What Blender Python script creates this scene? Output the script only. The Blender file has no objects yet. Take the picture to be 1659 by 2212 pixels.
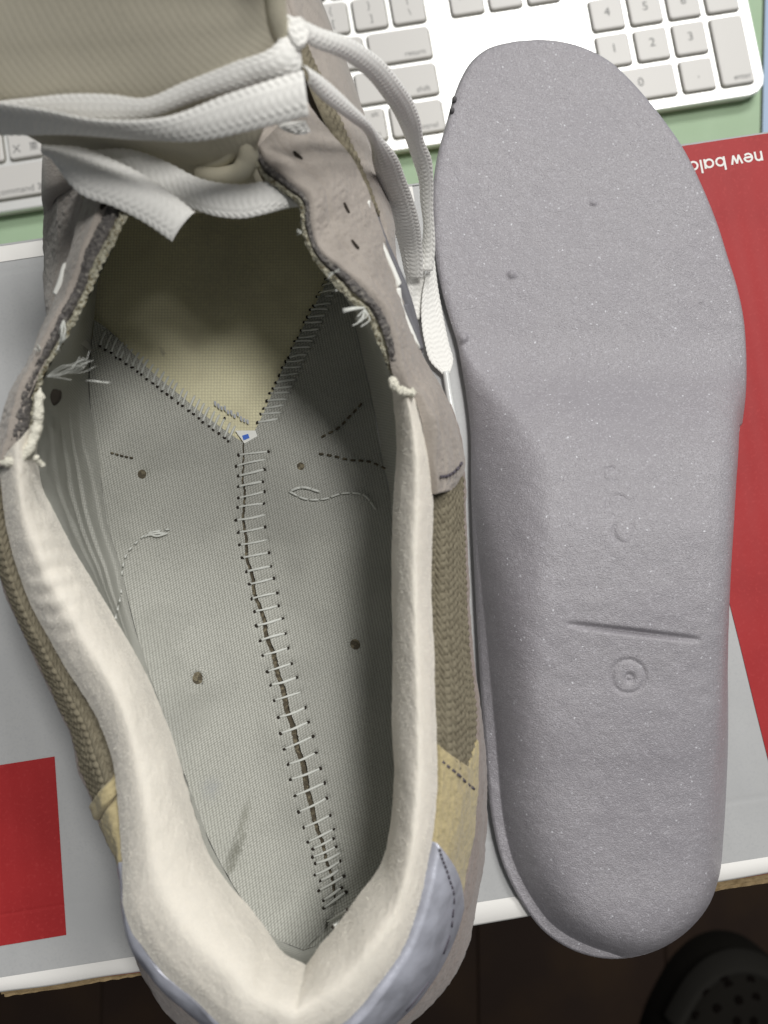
import bpy, math
import numpy as np
from mathutils import Vector

R = math.radians
SC = bpy.context.scene
COL = SC.collection
rng = np.random.default_rng(11)

# ------------------------------------------------------------------ camera
CAM_H, TILT = 0.275, R(5.0)
FPX = 4.15 / 4.8 * 2212.0            # focal length in pixels of a 1659 x 2212 view
cam = bpy.data.cameras.new('camera')
cam.sensor_fit = 'VERTICAL'
cam.sensor_height = 4.8
cam.sensor_width = 3.6
cam.lens = 4.15
cam.clip_start, cam.clip_end = 0.005, 20
cam.dof.use_dof = True
cam.dof.focus_distance = 0.262
cam.dof.aperture_fstop = 1.7
cam_o = bpy.data.objects.new('camera', cam)
COL.objects.link(cam_o)
cam_o.location = (0, 0, CAM_H)
cam_o.rotation_euler = (TILT, 0, 0)
SC.camera = cam_o

# ------------------------------------------------------------------ light
w = bpy.data.worlds.new('World')
SC.world = w
w.use_nodes = True
bg = w.node_tree.nodes['Background']
bg.inputs[0].default_value = (0.95, 0.98, 1.0, 1)
bg.inputs[1].default_value = 0.12
def area(name, loc, target, size, size_y, power, col):
    l = bpy.data.lights.new(name, 'AREA')
    l.shape = 'RECTANGLE'
    l.size, l.size_y = size, size_y
    l.energy = power
    l.color = col
    o = bpy.data.objects.new(name, l)
    COL.objects.link(o)
    o.location = loc
    o.rotation_euler = (Vector(target) - Vector(loc)).to_track_quat('-Z', 'Y').to_euler()
    return o
area('ceiling_lamp', (0.44, 0.42, 1.68), (0, 0.02, 0), 0.42, 0.30, 18.5, (1.0, 0.985, 0.95))
area('desk_lamp', (0.40, 1.00, 1.05), (0.05, 0.2, -0.1), 0.5, 0.3, 11, (1.0, 0.99, 0.96))
SC.view_settings.view_transform = 'Standard'
SC.view_settings.look = 'None'
SC.view_settings.exposure = 0.0
SC.view_settings.gamma = 1.0

# ------------------------------------------------------------------ helpers
def W(p):
    """pixel of the 1659 x 2212 photograph + height in mm -> metres in the room"""
    p = np.asarray(p, float)
    x = (p[..., 0] - 829.5) / FPX
    y = -(p[..., 1] - 1106.0) / FPX
    z = p[..., 2] / 1000.0
    ct, st = math.cos(TILT), math.sin(TILT)
    dy = y * ct + st
    dz = y * st - ct
    k = (z - CAM_H) / dz
    return np.stack([x * k, dy * k, z], -1)

def hermite(P, t, tq):
    """cubic through points P at parameters t, sampled at tq"""
    P = np.asarray(P, float)
    n = len(P)
    if n == 2:
        a = ((tq - t[0]) / (t[1] - t[0]))[:, None]
        return P[0] * (1 - a) + P[1] * a
    d = np.diff(P, axis=0) / np.diff(t)[:, None]
    m = np.empty_like(P)
    h = np.diff(t)
    m[1:-1] = (d[:-1] * h[1:, None] + d[1:] * h[:-1, None]) / (h[:-1] + h[1:])[:, None]
    m[0], m[-1] = d[0], d[-1]
    i = np.clip(np.searchsorted(t, tq, 'right') - 1, 0, n - 2)
    hh = h[i][:, None]
    s = ((tq - t[i]) / h[i])[:, None]
    return ((2 * s**3 - 3 * s**2 + 1) * P[i] + (s**3 - 2 * s**2 + s) * hh * m[i]
            + (-2 * s**3 + 3 * s**2) * P[i + 1] + (s**3 - s**2) * hh * m[i + 1])

def curve(pts, n, dims=None):
    """smooth curve through points, n samples evenly spread along it"""
    P = np.asarray(pts, float)
    q = P if dims is None else P[:, :dims]
    t = np.concatenate([[0], np.cumsum(np.maximum(np.linalg.norm(np.diff(q, axis=0), axis=1), 1e-9))])
    D = hermite(P, t, np.linspace(0, t[-1], 1200))
    q = D if dims is None else D[:, :dims]
    a = np.concatenate([[0], np.cumsum(np.linalg.norm(np.diff(q, axis=0), axis=1))])
    s = np.linspace(0, a[-1], n)
    return np.stack([np.interp(s, a, D[:, k]) for k in range(D.shape[1])], -1)

def zs(pts, z):
    return [(p[0], p[1], p[2] if len(p) > 2 else z) for p in pts]

def rail(pts, n, z=None):
    return W(curve(zs(pts, z), n, 2))

def urail(right, left, n, z=None):
    """rail round the heel: right half from the front to the heel, left half from the heel to the front"""
    a = curve(zs(right, z), n, 2)
    b = curve(zs([right[-1]] + list(left), z), n, 2)
    return np.concatenate([a, b[1:]])

def across(rails, m, ts=None):
    """loft: rails (k, n, 3) -> surface (n, m, 3)"""
    A = np.asarray(rails, float)
    k, n, c = A.shape
    t = np.linspace(0, 1, k) if ts is None else np.asarray(ts, float)
    F = hermite(A.reshape(k, -1), t, np.linspace(0, 1, m))
    return F.reshape(m, n, c).transpose(1, 0, 2)

def normals(G):
    n = np.cross(np.gradient(G, axis=0), np.gradient(G, axis=1))
    return n / np.maximum(np.linalg.norm(n, axis=-1, keepdims=True), 1e-12)

def up_normals(G):
    n = normals(G)
    return n if n[..., 2].sum() >= 0 else -n

def vnoise(x, y, seed=0):
    g = np.random.default_rng(seed).random((64, 64))
    xi, yi = np.floor(x).astype(int), np.floor(y).astype(int)
    fx, fy = x - xi, y - yi
    fx, fy = fx * fx * (3 - 2 * fx), fy * fy * (3 - 2 * fy)
    q = lambda i, j: g[i % 64, j % 64]
    return ((q(xi, yi) * (1 - fx) + q(xi + 1, yi) * fx) * (1 - fy)
            + (q(xi, yi + 1) * (1 - fx) + q(xi + 1, yi + 1) * fx) * fy) * 2 - 1

def uvmm(G):
    """running length in mm along both directions of a grid"""
    a = np.linalg.norm(np.diff(G, axis=0), axis=-1).mean(1) * 1000
    b = np.linalg.norm(np.diff(G, axis=1), axis=-1).mean(0) * 1000
    u = np.concatenate([[0], np.cumsum(a)])
    v = np.concatenate([[0], np.cumsum(b)])
    return np.meshgrid(u, v, indexing='ij')

def sample(S, s, v):
    n, m, _ = S.shape
    x, y = np.clip(s, 0, 1) * (n - 1), np.clip(v, 0, 1) * (m - 1)
    i, j = np.minimum(x.astype(int), n - 2), np.minimum(y.astype(int), m - 2)
    a, b = (x - i)[..., None], (y - j)[..., None]
    return (S[i, j] * (1 - a) + S[i + 1, j] * a) * (1 - b) + (S[i, j + 1] * (1 - a) + S[i + 1, j + 1] * a) * b

def link(name, me, mat, parent):
    o = bpy.data.objects.new(name, me)
    COL.objects.link(o)
    if mat is not None:
        me.materials.append(mat)
    if parent is not None:
        o.parent = parent
    return o

def origin(parent):
    o = np.zeros(3)
    while parent is not None:
        o += np.array(parent.location)
        parent = parent.parent
    return o

def grid(name, G, mat, parent=None, uv=None, close_u=False, close_v=False, smooth=True):
    n, m, _ = G.shape
    idx = np.arange(n * m).reshape(n, m)
    if close_u: idx = np.concatenate([idx, idx[:1]], 0)
    if close_v: idx = np.concatenate([idx, idx[:, :1]], 1)
    f = np.stack([idx[:-1, :-1], idx[1:, :-1], idx[1:, 1:], idx[:-1, 1:]], -1).reshape(-1, 4)
    V = (G - origin(parent)).reshape(-1, 3)
    me = bpy.data.meshes.new(name)
    me.vertices.add(len(V)); me.vertices.foreach_set('co', V.ravel())
    me.loops.add(f.size); me.loops.foreach_set('vertex_index', f.ravel())
    me.polygons.add(len(f)); me.polygons.foreach_set('loop_start', np.arange(0, f.size, 4))
    me.polygons.foreach_set('loop_total', np.full(len(f), 4))
    me.polygons.foreach_set('use_smooth', np.full(len(f), smooth))
    me.update(calc_edges=True)
    if uv is None: uv = uvmm(G)
    l = me.uv_layers.new(name='UVMap')
    UV = np.stack([uv[0].ravel(), uv[1].ravel()], -1)[f.ravel()]
    l.data.foreach_set('uv', UV.ravel())
    me.validate()
    return link(name, me, mat, parent)

def poly(name, verts, faces, mat, parent=None, smooth=False):
    me = bpy.data.meshes.new(name)
    me.from_pydata([tuple(v) for v in np.asarray(verts) - origin(parent)], [], faces)
    me.polygons.foreach_set('use_smooth', [smooth] * len(faces))
    me.update()
    return link(name, me, mat, parent)

def sheet(name, G, mat, parent=None, off=0.0008, thick=0.0012, r=0.9, disp=None, uv=None, flip=False):
    """a layer of cloth or leather over a surface: raised by off, rounded at its edges, with a rim all round"""
    N = up_normals(G) * (-1 if flip else 1)
    u, v = uvmm(G) if uv is None else uv
    e = np.minimum(np.minimum(u - u.min(), u.max() - u), np.minimum(v - v.min(), v.max() - v))
    k = np.sqrt(np.clip(1 - (1 - np.clip(e / r, 0, 1))**2, 0, 1))
    h = (off(u / u.max()) if callable(off) else off) * k
    if disp is not None: h = h + disp(u, v) * np.clip(e / r, 0, 1)
    G2 = G + N * h[..., None]
    P = np.pad(G2, ((1, 1), (1, 1), (0, 0)), mode='edge')
    PN = np.pad(N, ((1, 1), (1, 1), (0, 0)), mode='edge')
    m = np.ones(P.shape[:2]); m[1:-1, 1:-1] = 0
    P = P - PN * (m * thick)[..., None]
    uv = (np.pad(u, 1, mode='edge'), np.pad(v, 1, mode='edge'))
    return grid(name, P, mat, parent, uv)

def panel(name, S, s0, s1, v0, v1, nu, nv, mat, parent, **kw):
    a, b = np.meshgrid(np.linspace(0, 1, nu), np.linspace(0, 1, nv), indexing='ij')
    f = lambda q, t: q(t) if callable(q) else np.full_like(t, q)
    lo, hi = f(v0, a), f(v1, a)
    v = lo + (hi - lo) * b
    s = f(s0, b) + (f(s1, b) - f(s0, b)) * a
    return sheet(name, sample(S, s, v), mat, parent, **kw)

def frames(C):
    T = np.gradient(C, axis=0)
    T /= np.maximum(np.linalg.norm(T, axis=1, keepdims=True), 1e-12)
    up = np.array([0, 0, 1.0])
    A = np.cross(T, up)
    bad = np.linalg.norm(A, axis=1) < 1e-3
    A[bad] = (1, 0, 0)
    A /= np.linalg.norm(A, axis=1, keepdims=True)
    return T, A, np.cross(A, T)

def tube(name, C, rad, mat, parent=None, k=8, flat=1.0, cap=True, lobes=0):
    C = np.asarray(C, float)
    rad = np.broadcast_to(np.asarray(rad, float), (len(C),)).copy()
    if cap:
        C = np.concatenate([C[:1], C, C[-1:]]); rad = np.concatenate([[1e-6], rad, [1e-6]])
    T, A, B = frames(C)
    if cap:
        A[0], B[0], A[-1], B[-1] = A[1], B[1], A[-2], B[-2]
    th = np.linspace(0, 2 * np.pi, k, endpoint=False)
    rr_ = rad[:, None, None] * (1.0 if lobes == 0 else (0.72 + 0.32 * np.abs(np.cos(lobes * th + np.linspace(0, 5, len(C))[:, None])))[..., None])
    G = C[:, None] + rr_ * (np.cos(th)[None, :, None] * A[:, None] + flat * np.sin(th)[None, :, None] * B[:, None])
    return grid(name, G, mat, parent, close_v=True)

def rounded(wd, hd, r, k=5):
    """outline of a rounded rectangle, counter-clockwise"""
    o = []
    for cx, cy, a0 in ((wd/2 - r, hd/2 - r, 0), (-wd/2 + r, hd/2 - r, 90), (-wd/2 + r, -hd/2 + r, 180), (wd/2 - r, -hd/2 + r, 270)):
        for i in range(k + 1):
            a = R(a0 + 90 * i / k)
            o.append((cx + r * math.cos(a), cy + r * math.sin(a)))
    return np.array(o)

def stack(name, rings, mat, parent=None, smooth=False, cap_top=True, cap_bot=False):
    """closed outlines one above the other, joined by walls"""
    n = len(rings[0])
    V = np.concatenate(rings)
    F = []
    for k in range(len(rings) - 1):
        for i in range(n):
            j = (i + 1) % n
            F.append((k*n + i, k*n + j, (k+1)*n + j, (k+1)*n + i))
    if cap_top: F.append(tuple((len(rings) - 1) * n + i for i in range(n)))
    if cap_bot: F.append(tuple(range(n - 1, -1, -1)))
    return poly(name, V, F, mat, parent, smooth)

def ring3(o, z): return np.concatenate([o, np.full((len(o), 1), z)], 1)
def rot2(o, a):
    c, s = math.cos(a), math.sin(a)
    return o @ np.array([[c, s], [-s, c]])

def thing(name, label, cat, loc=(0, 0, 0), group=None):
    o = bpy.data.objects.new(name, None)
    COL.objects.link(o)
    o.empty_display_size = 0.02
    o.location = loc
    o['label'] = label; o['category'] = cat
    if group: o['group'] = group
    return o

# ------------------------------------------------------------------ materials
def mat(name, col, rough=0.8, metal=0.0, bump=(), var=None, spec=0.3, sheen=0.0, weave=None, flecks=None, spots=()):
    """bump: (scale per m, strength, height mm) noises; var: (scale, other colour, low, high);
    weave: (ax, ay, bx, by, depth mm, dark, randomness) cells in UV mm"""
    m = bpy.data.materials.new(name)
    m.use_nodes = True
    nt = m.node_tree
    N, L = nt.nodes, nt.links
    b = N['Principled BSDF']
    b.inputs['Roughness'].default_value = rough
    b.inputs['Metallic'].default_value = metal
    b.inputs['Specular IOR Level'].default_value = spec
    if sheen:
        b.inputs['Sheen Weight'].default_value = sheen
        b.inputs['Sheen Roughness'].default_value = 0.5
    tc = N.new('ShaderNodeTexCoord')
    c = N.new('ShaderNodeRGB'); c.outputs[0].default_value = (*col, 1)
    out = c.outputs[0]
    def noise(scale, detail=3):
        n = N.new('ShaderNodeTexNoise'); n.inputs['Scale'].default_value = scale; n.inputs['Detail'].default_value = detail
        L.new(tc.outputs['Object'], n.inputs['Vector']); return n.outputs['Fac']
    def ramp(fac, lo, hi):
        r = N.new('ShaderNodeMapRange'); r.inputs[1].default_value = lo; r.inputs[2].default_value = hi
        L.new(fac, r.inputs[0]); return r.outputs[0]
    def mix(fac, a, bcol):
        x = N.new('ShaderNodeMix'); x.data_type = 'RGBA'
        L.new(fac, x.inputs[0]); L.new(a, x.inputs[6])
        x.inputs[7].default_value = (*bcol, 1); return x.outputs[2]
    for v in (var or ()):
        out = mix(ramp(noise(v[0], v[4] if len(v) > 4 else 3), v[2], v[3]), out, v[1])
    prev = None
    def addbump(h, strength, mm):
        nonlocal prev
        bp = N.new('ShaderNodeBump'); bp.inputs['Strength'].default_value = strength
        bp.inputs['Distance'].default_value = mm / 1000
        L.new(h, bp.inputs['Height'])
        if prev is not None: L.new(prev, bp.inputs['Normal'])
        prev = bp.outputs[0]
    if weave:
        uv = N.new('ShaderNodeUVMap')
        def dot(x, y):
            d = N.new('ShaderNodeVectorMath'); d.operation = 'DOT_PRODUCT'
            L.new(uv.outputs[0], d.inputs[0]); d.inputs[1].default_value = (x, y, 0); return d.outputs['Value']
        cx = N.new('ShaderNodeCombineXYZ')
        L.new(dot(weave[0], weave[1]), cx.inputs[0]); L.new(dot(weave[2], weave[3]), cx.inputs[1])
        vo = N.new('ShaderNodeTexVoronoi'); vo.inputs['Scale'].default_value = 1; vo.inputs['Randomness'].default_value = weave[6]
        L.new(cx.outputs[0], vo.inputs['Vector'])
        d = ramp(vo.outputs['Distance'], 0.15, 0.75)
        out = mix(d, out, weave[5])
        inv = N.new('ShaderNodeMath'); inv.operation = 'SUBTRACT'; inv.inputs[0].default_value = 1
        L.new(d, inv.inputs[1])
        addbump(inv.outputs[0], 0.9, weave[4])
    if flecks:
        for sc, lo, colf in flecks:
            vo = N.new('ShaderNodeTexVoronoi'); vo.inputs['Scale'].default_value = sc
            L.new(tc.outputs['Object'], vo.inputs['Vector'])
            sp = N.new('ShaderNodeSeparateColor'); L.new(vo.outputs['Color'], sp.inputs[0])
            f = ramp(sp.outputs[0], lo, min(1.0, lo + 0.04))
            out = mix(f, out, colf)
    for (px_, py_, rx, ry, an_, colf, k_) in spots:
        sub = N.new('ShaderNodeVectorMath'); sub.operation = 'SUBTRACT'; L.new(tc.outputs['Object'], sub.inputs[0]); sub.inputs[1].default_value = (px_, py_, 0)
        comp = []
        for ax_, rr_ in (((math.cos(an_), math.sin(an_), 0), rx), ((-math.sin(an_), math.cos(an_), 0), ry)):
            d_ = N.new('ShaderNodeVectorMath'); d_.operation = 'DOT_PRODUCT'; L.new(sub.outputs[0], d_.inputs[0]); d_.inputs[1].default_value = tuple(q / rr_ for q in ax_)
            comp.append(d_.outputs['Value'])
        cb = N.new('ShaderNodeCombineXYZ'); L.new(comp[0], cb.inputs[0]); L.new(comp[1], cb.inputs[1])
        ln = N.new('ShaderNodeVectorMath'); ln.operation = 'LENGTH'; L.new(cb.outputs[0], ln.inputs[0])
        ad = N.new('ShaderNodeMath'); ad.operation = 'MULTIPLY_ADD'; L.new(noise(900, 4), ad.inputs[0]); ad.inputs[1].default_value = 1.6; L.new(ln.outputs['Value'], ad.inputs[2])
        mr_ = N.new('ShaderNodeMapRange'); L.new(ad.outputs[0], mr_.inputs[0]); mr_.inputs[1].default_value = 0.9; mr_.inputs[2].default_value = 1.8; mr_.inputs[3].default_value = k_; mr_.inputs[4].default_value = 0
        out = mix(mr_.outputs[0], out, colf)
    for sc, st, mm in bump:
        addbump(noise(sc, 2), st, mm)
    L.new(out, b.inputs['Base Color'])
    if prev is not None: L.new(prev, b.inputs['Normal'])
    m.diffuse_color = (*col, 1)
    return m

SO = W((600, 1300, 0))[:2]
def spot(u, v, z, rx, ry, an, col, k=0.8, o=SO):
    c = W((u, v, z))[:2] - o
    return (float(c[0]), float(c[1]), rx / 1000, ry / 1000, an, col, k)
M = {}
M['fleece'] = mat('cream_fleece', (0.80, 0.755, 0.675), 0.95, bump=((1500, 0.2, 0.25), (4200, 0.45, 0.18)), sheen=0.25,
                  var=((150, (0.74, 0.70, 0.625), 0.42, 0.72), (2600, (0.74, 0.70, 0.63), 0.5, 0.7)))
M['pile'] = mat('cream_pile', (0.90, 0.86, 0.785), 0.95)
M['raw_fleece'] = mat('raw_cream_fleece', (0.80, 0.77, 0.66), 0.95, bump=((2500, 1.0, 0.6),))
M['lining'] = mat('lining_cloth', (0.565, 0.565, 0.52), 0.75, spec=0.25, weave=(1.18, 0.25, 0.90, -1.40, 0.22, (0.22, 0.22, 0.19), 0.15),
                  var=((60, (0.44, 0.44, 0.405), 0.5, 0.75), (25, (0.46, 0.46, 0.43), 0.45, 0.7)),
                  spots=(spot(512, 1835, 20, 2.2, 7.0, R(-20), (0.16, 0.16, 0.13), 0.75), spot(528, 1765, 20, 1.6, 6.0, R(-12), (0.24, 0.24, 0.20), 0.6),
                         spot(460, 1700, 20, 3.5, 4.0, 0, (0.34, 0.35, 0.36), 0.5), spot(600, 2030, 22, 2.0, 2.0, 0, (0.20, 0.16, 0.14), 0.7), spot(440, 1545, 19, 3.0, 5.0, 0.3, (0.40, 0.40, 0.36), 0.5)))
M['wall_lining'] = mat('side_lining_cloth', (0.47, 0.47, 0.43), 0.8, spec=0.2, weave=(1.2, 0.5, -0.5, 1.5, 0.10, (0.31, 0.31, 0.28), 0.2))
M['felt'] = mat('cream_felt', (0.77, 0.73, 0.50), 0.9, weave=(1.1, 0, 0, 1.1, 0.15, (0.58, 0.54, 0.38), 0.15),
                var=((70, (0.62, 0.57, 0.40), 0.5, 0.8),), spots=(spot(490, 560, 12, 17, 20, 0, (0.36, 0.34, 0.28), 0.35), spot(350, 760, 12, 1.0, 2.0, 0.4, (0.3, 0.27, 0.2), 0.6)))  # the large spot paints deeper shade into the toe end
M['dark_gap'] = mat('dark_seam_backing', (0.10, 0.085, 0.06), 0.95, bump=((2500, 1, 0.5),), var=((700, (0.22, 0.19, 0.13), 0.5, 0.6),))
M['toe_grey'] = mat('dark_toe_cloth', (0.16, 0.16, 0.145), 0.95, bump=((1500, 0.5, 0.3),))
M['thread'] = mat('white_thread', (0.60, 0.61, 0.575), 0.45, spec=0.5, bump=((5000, 0.4, 0.1),))
M['hole'] = mat('dark_hole', (0.035, 0.03, 0.025), 1.0, spec=0.0)
M['suede'] = mat('taupe_suede', (0.375, 0.335, 0.30), 0.95, spec=0.1, sheen=0.25, bump=((1400, 0.6, 0.3), (4500, 0.7, 0.18)),
                 var=((200, (0.32, 0.285, 0.255), 0.45, 0.75), (1800, (0.28, 0.25, 0.22), 0.58, 0.8)))
M['foxing'] = mat('brown_suede', (0.30, 0.25, 0.23), 0.95, spec=0.1, sheen=0.2, bump=((1400, 0.6, 0.3), (4500, 0.7, 0.18)),
                  var=((900, (0.23, 0.19, 0.17), 0.5, 0.7),))
M['foam'] = mat('grey_foam_edge', (0.14, 0.13, 0.125), 0.95, bump=((1500, 1, 0.8), (4000, 1, 0.3)), var=((900, (0.30, 0.28, 0.25), 0.52, 0.7),))
M['frayed'] = mat('frayed_lining_edge', (0.46, 0.44, 0.345), 0.95, bump=((2500, 1, 0.7),), var=((1500, (0.17, 0.14, 0.08), 0.5, 0.62),))
M['knit'] = mat('olive_knit', (0.225, 0.20, 0.145), 0.95, spec=0.1, bump=((3500, 0.7, 0.25),), var=((600, (0.16, 0.14, 0.10), 0.45, 0.7),))
M['tan'] = mat('tan_suede', (0.50, 0.42, 0.24), 0.95, spec=0.1, sheen=0.2, bump=((1400, 0.6, 0.3), (4500, 0.8, 0.2)),
               var=((800, (0.38, 0.32, 0.18), 0.5, 0.72),))
M['lilac'] = mat('pearly_lilac_leather', (0.56, 0.575, 0.66), 0.36, 0.22, bump=((700, 0.3, 0.25), (3000, 0.5, 0.08)),
                 var=((200, (0.40, 0.41, 0.47), 0.4, 0.7),), spec=0.5)
M['rubber'] = mat('midsole_foam', (0.55, 0.54, 0.52), 0.7)
M['lace'] = mat('white_lace_braid', (0.81, 0.80, 0.77), 0.6, spec=0.35, bump=((4500, 0.4, 0.12),), sheen=0.1)
M['tongue'] = mat('ribbed_tongue_cloth', (0.55, 0.51, 0.41), 0.9, spec=0.2, bump=((3500, 0.3, 0.12),),
                  var=((1500, (0.49, 0.455, 0.365), 0.5, 0.75), (60, (0.51, 0.475, 0.385), 0.45, 0.7)))
M['tongue_back'] = mat('cream_tongue_binding', (0.60, 0.56, 0.44), 0.95, bump=((3000, 0.6, 0.2),))
M['emblem_white'] = mat('white_emblem_edge', (0.82, 0.82, 0.78), 0.5)
M['emblem_slate'] = mat('slate_emblem_face', (0.16, 0.16, 0.175), 0.6, bump=((2500, 0.5, 0.2),))
M['emblem_grey'] = mat('pale_grey_emblem_face', (0.55, 0.56, 0.58), 0.5)
M['eva'] = mat('grey_foam_insole', (0.332, 0.317, 0.340), 0.42, spec=0.5, bump=((700, 0.2, 0.3), (2600, 0.9, 0.26)),
               var=((2400, (0.235, 0.222, 0.243), 0.45, 0.72), (40, (0.295, 0.28, 0.305), 0.45, 0.7)),
               flecks=((2300, 0.86, (0.37, 0.355, 0.385)), (2200, 0.9925, (0.62, 0.62, 0.66))))  # the rare bright flecks paint the glitter's glints into the colour
M['nick'] = mat('dark_foam_nick', (0.10, 0.095, 0.10), 0.9)
M['box_grey'] = mat('grey_box_paper', (0.44, 0.443, 0.445), 0.5, spec=0.35, bump=((120, 0.15, 0.5), (1500, 0.08, 0.1)),
                    var=((40, (0.405, 0.41, 0.415), 0.45, 0.75), (1200, (0.41, 0.415, 0.42), 0.5, 0.7)))
M['box_red'] = mat('red_box_print', (0.36, 0.026, 0.028), 0.5, spec=0.2, bump=((120, 0.15, 0.5), (500, 0.1, 0.2)),
                   var=((45, (0.32, 0.023, 0.025), 0.4, 0.7), (900, (0.39, 0.036, 0.037), 0.55, 0.75)))
M['box_white'] = mat('white_box_paper', (0.78, 0.765, 0.74), 0.6, bump=((700, 0.1, 0.2),))
M['kraft'] = mat('kraft_cardboard', (0.36, 0.26, 0.14), 0.9, bump=((900, 0.5, 0.4),), var=((500, (0.26, 0.18, 0.09), 0.45, 0.7),))
M['alu'] = mat('keyboard_metal', (0.90, 0.90, 0.885), 0.42, 0.55, bump=((5000, 0.1, 0.05),))
M['key'] = mat('white_key_plastic', (0.60, 0.585, 0.565), 0.4, spec=0.4)
M['gap_shade'] = mat('key_gap_shade', (0.10, 0.095, 0.07), 0.8)  # dark tone for the painted shade round the keys
M['legend'] = mat('grey_key_print', (0.17, 0.17, 0.17), 0.6)
M['mat'] = mat('green_desk_mat', (0.34, 0.46, 0.31), 0.6, var=((60, (0.36, 0.48, 0.33), 0.4, 0.7),), bump=((1500, 0.1, 0.1),))
M['mat_edge'] = mat('dark_mat_edge', (0.05, 0.07, 0.05), 0.7)
M['desk'] = mat('pale_blue_desk', (0.36, 0.46, 0.62), 0.5)
M['floor'] = mat('dark_wood_floor', (0.020, 0.0115, 0.008), 0.6, var=((14, (0.030, 0.017, 0.009), 0.45, 0.7),), spec=0.15, bump=((200, 0.2, 0.3),))
M['gap'] = mat('floor_joint', (0.005, 0.004, 0.0035), 1.0, spec=0.0)
M['clog'] = mat('dark_clog_resin', (0.009, 0.008, 0.0065), 0.9, spec=0.1, bump=((900, 0.3, 0.2),))
M['clog_rim'] = mat('grey_clog_strap', (0.017, 0.016, 0.014), 0.9, spec=0.1, bump=((900, 0.3, 0.2),))
M['blue_ink'] = mat('blue_ink', (0.06, 0.16, 0.62), 0.6)
M['stamp'] = mat('faint_blue_stamp', (0.44, 0.46, 0.50), 0.9)

# ================================================================== SETTING
ZK = -0.1400           # keyboard plate
ZM = -0.1480           # desk mat
ZF = -0.46             # floor
# floor boards
fl = poly('floor', [(-3, -3, ZF - 0.004), (3, -3, ZF - 0.004), (3, 3, ZF - 0.004), (-3, 3, ZF - 0.004)], [(0, 1, 2, 3)], M['gap'])
fl['kind'] = 'structure'
bw = 0.15
base = None
for i in range(-4, 8):
    for j in range(-1, 1):
        if base is None:
            o = rounded(bw - 0.0007, 1.197, 0.001, 1)
            ob = stack('floor_board', [ring3(o, 0), ring3(o, 0.0035), ring3(o * [0.985, 0.998], 0.004)], M['floor'], fl)
            base = ob
        else:
            ob = base.copy(); COL.objects.link(ob); ob.parent = fl
        ob.location = (i * bw, j * 1.2 + (0.35 if i % 2 else 0), ZF - 0.004)

# desk
TH = R(9.2)
ax = np.array([math.cos(TH), math.sin(TH)]); ay = np.array([-math.sin(TH), math.cos(TH)])
desk = thing('desk', 'pale blue desk top showing as a strip beside the green mat', 'desk', (0.1, 0.35, ZM - 0.002))
def obox(name, cx, cy, wx, wy, z0, z1, m, parent, ang=0.0, r=0.002, bev=0.0006):
    o = rounded(wx, wy, r, 3)
    o2 = rounded(wx - 2 * bev, wy - 2 * bev, max(r - bev, 2e-4), 3)
    c = np.array([cx, cy])
    A, B = rot2(o, ang) + c, rot2(o2, ang) + c
    return stack(name, [ring3(B, z0), ring3(A, z0 + bev), ring3(A, z1 - bev), ring3(B, z1)], m, parent, cap_bot=True)
dc = ax * 0.10 + ay * 0.345
obox('desk_top', dc[0], dc[1], 1.3, 0.75, ZM - 0.027, ZM - 0.002, M['desk'], desk, TH)
for sx in (-1, 1):
    for sy in (-1, 1):
        p = dc + ax * sx * 0.60 + ay * sy * 0.33
        obox('leg', p[0], p[1], 0.045, 0.045, ZF, ZM - 0.0275, M['desk'], desk, TH)
# green mat: right edge from the photograph
dm = thing('desk_mat', 'pale green desk mat with a dark edge under the keyboard', 'desk mat', (0, 0.3, ZM - 0.0018))
e0, e1 = W((1647, 0, ZM * 1000)), W((1641, 290, ZM * 1000))
d = (e0 - e1)[:2]; d /= np.linalg.norm(d)
mr = e1[:2]
q = [mr - d * 0.16, mr + d * 0.36, mr + d * 0.36 - np.array([0.75, -0.02]), mr - d * 0.16 - np.array([0.75, -0.02])]
poly('mat_surface', [(*p, ZM - 0.0018) for p in q] + [(*p, ZM) for p in q], [(4, 5, 6, 7), (0, 1, 5, 4), (1, 2, 6, 5), (2, 3, 7, 6), (3, 0, 4, 7)], M['mat'], dm)
nrm = np.array([d[1], -d[0]])
q = [mr - d * 0.16 + nrm * 0.0001, mr + d * 0.36 + nrm * 0.0001, mr + d * 0.36 + nrm * 0.0016, mr - d * 0.16 + nrm * 0.0016]
poly('mat_edge', [(*p, ZM - 0.0018) for p in q] + [(*p, ZM - 0.0004) for p in q], [(7, 6, 5, 4), (4, 5, 1, 0), (5, 6, 2, 1), (6, 7, 3, 2), (7, 4, 0, 3)], M['mat_edge'], dm)

# ================================================================== KEYBOARD
KA = R(9.25)
kx = np.array([math.cos(KA), math.sin(KA)]); ky = np.array([-math.sin(KA), math.cos(KA)])
U = 0.01905
one = W((1327, 106.6, ZK * 1000 + 2))[:2]           # centre of the numpad key 1
GAP = 0.53
NUMX = 14.5 + 3 + 2 * GAP
def kpos(u, row):
    """u key units from the left edge, row 0 = bottom"""
    return one + kx * (u - (NUMX + 0.5)) * U + ky * (row - 1) * U
kb = thing('keyboard', 'white and silver computer keyboard with number pad under the shoe and insole', 'keyboard', (*kpos(10, 2.5), ZM))
lo, hi = kpos(0, -0.5), kpos(NUMX + 4, 5.3)
cc = (lo + hi) / 2
bwid = (NUMX + 4) * U + 0.0085; bhei = 5.8 * U + 0.0085
obox('keyboard_body', cc[0], cc[1], bwid - 0.003, bhei - 0.003, ZM, ZK - 0.0022, M['box_white'], kb, KA, 0.008, 0.001)
obox('keyboard_plate', cc[0], cc[1], bwid, bhei, ZK - 0.0021, ZK, M['alu'], kb, KA, 0.009, 0.0005)

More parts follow.
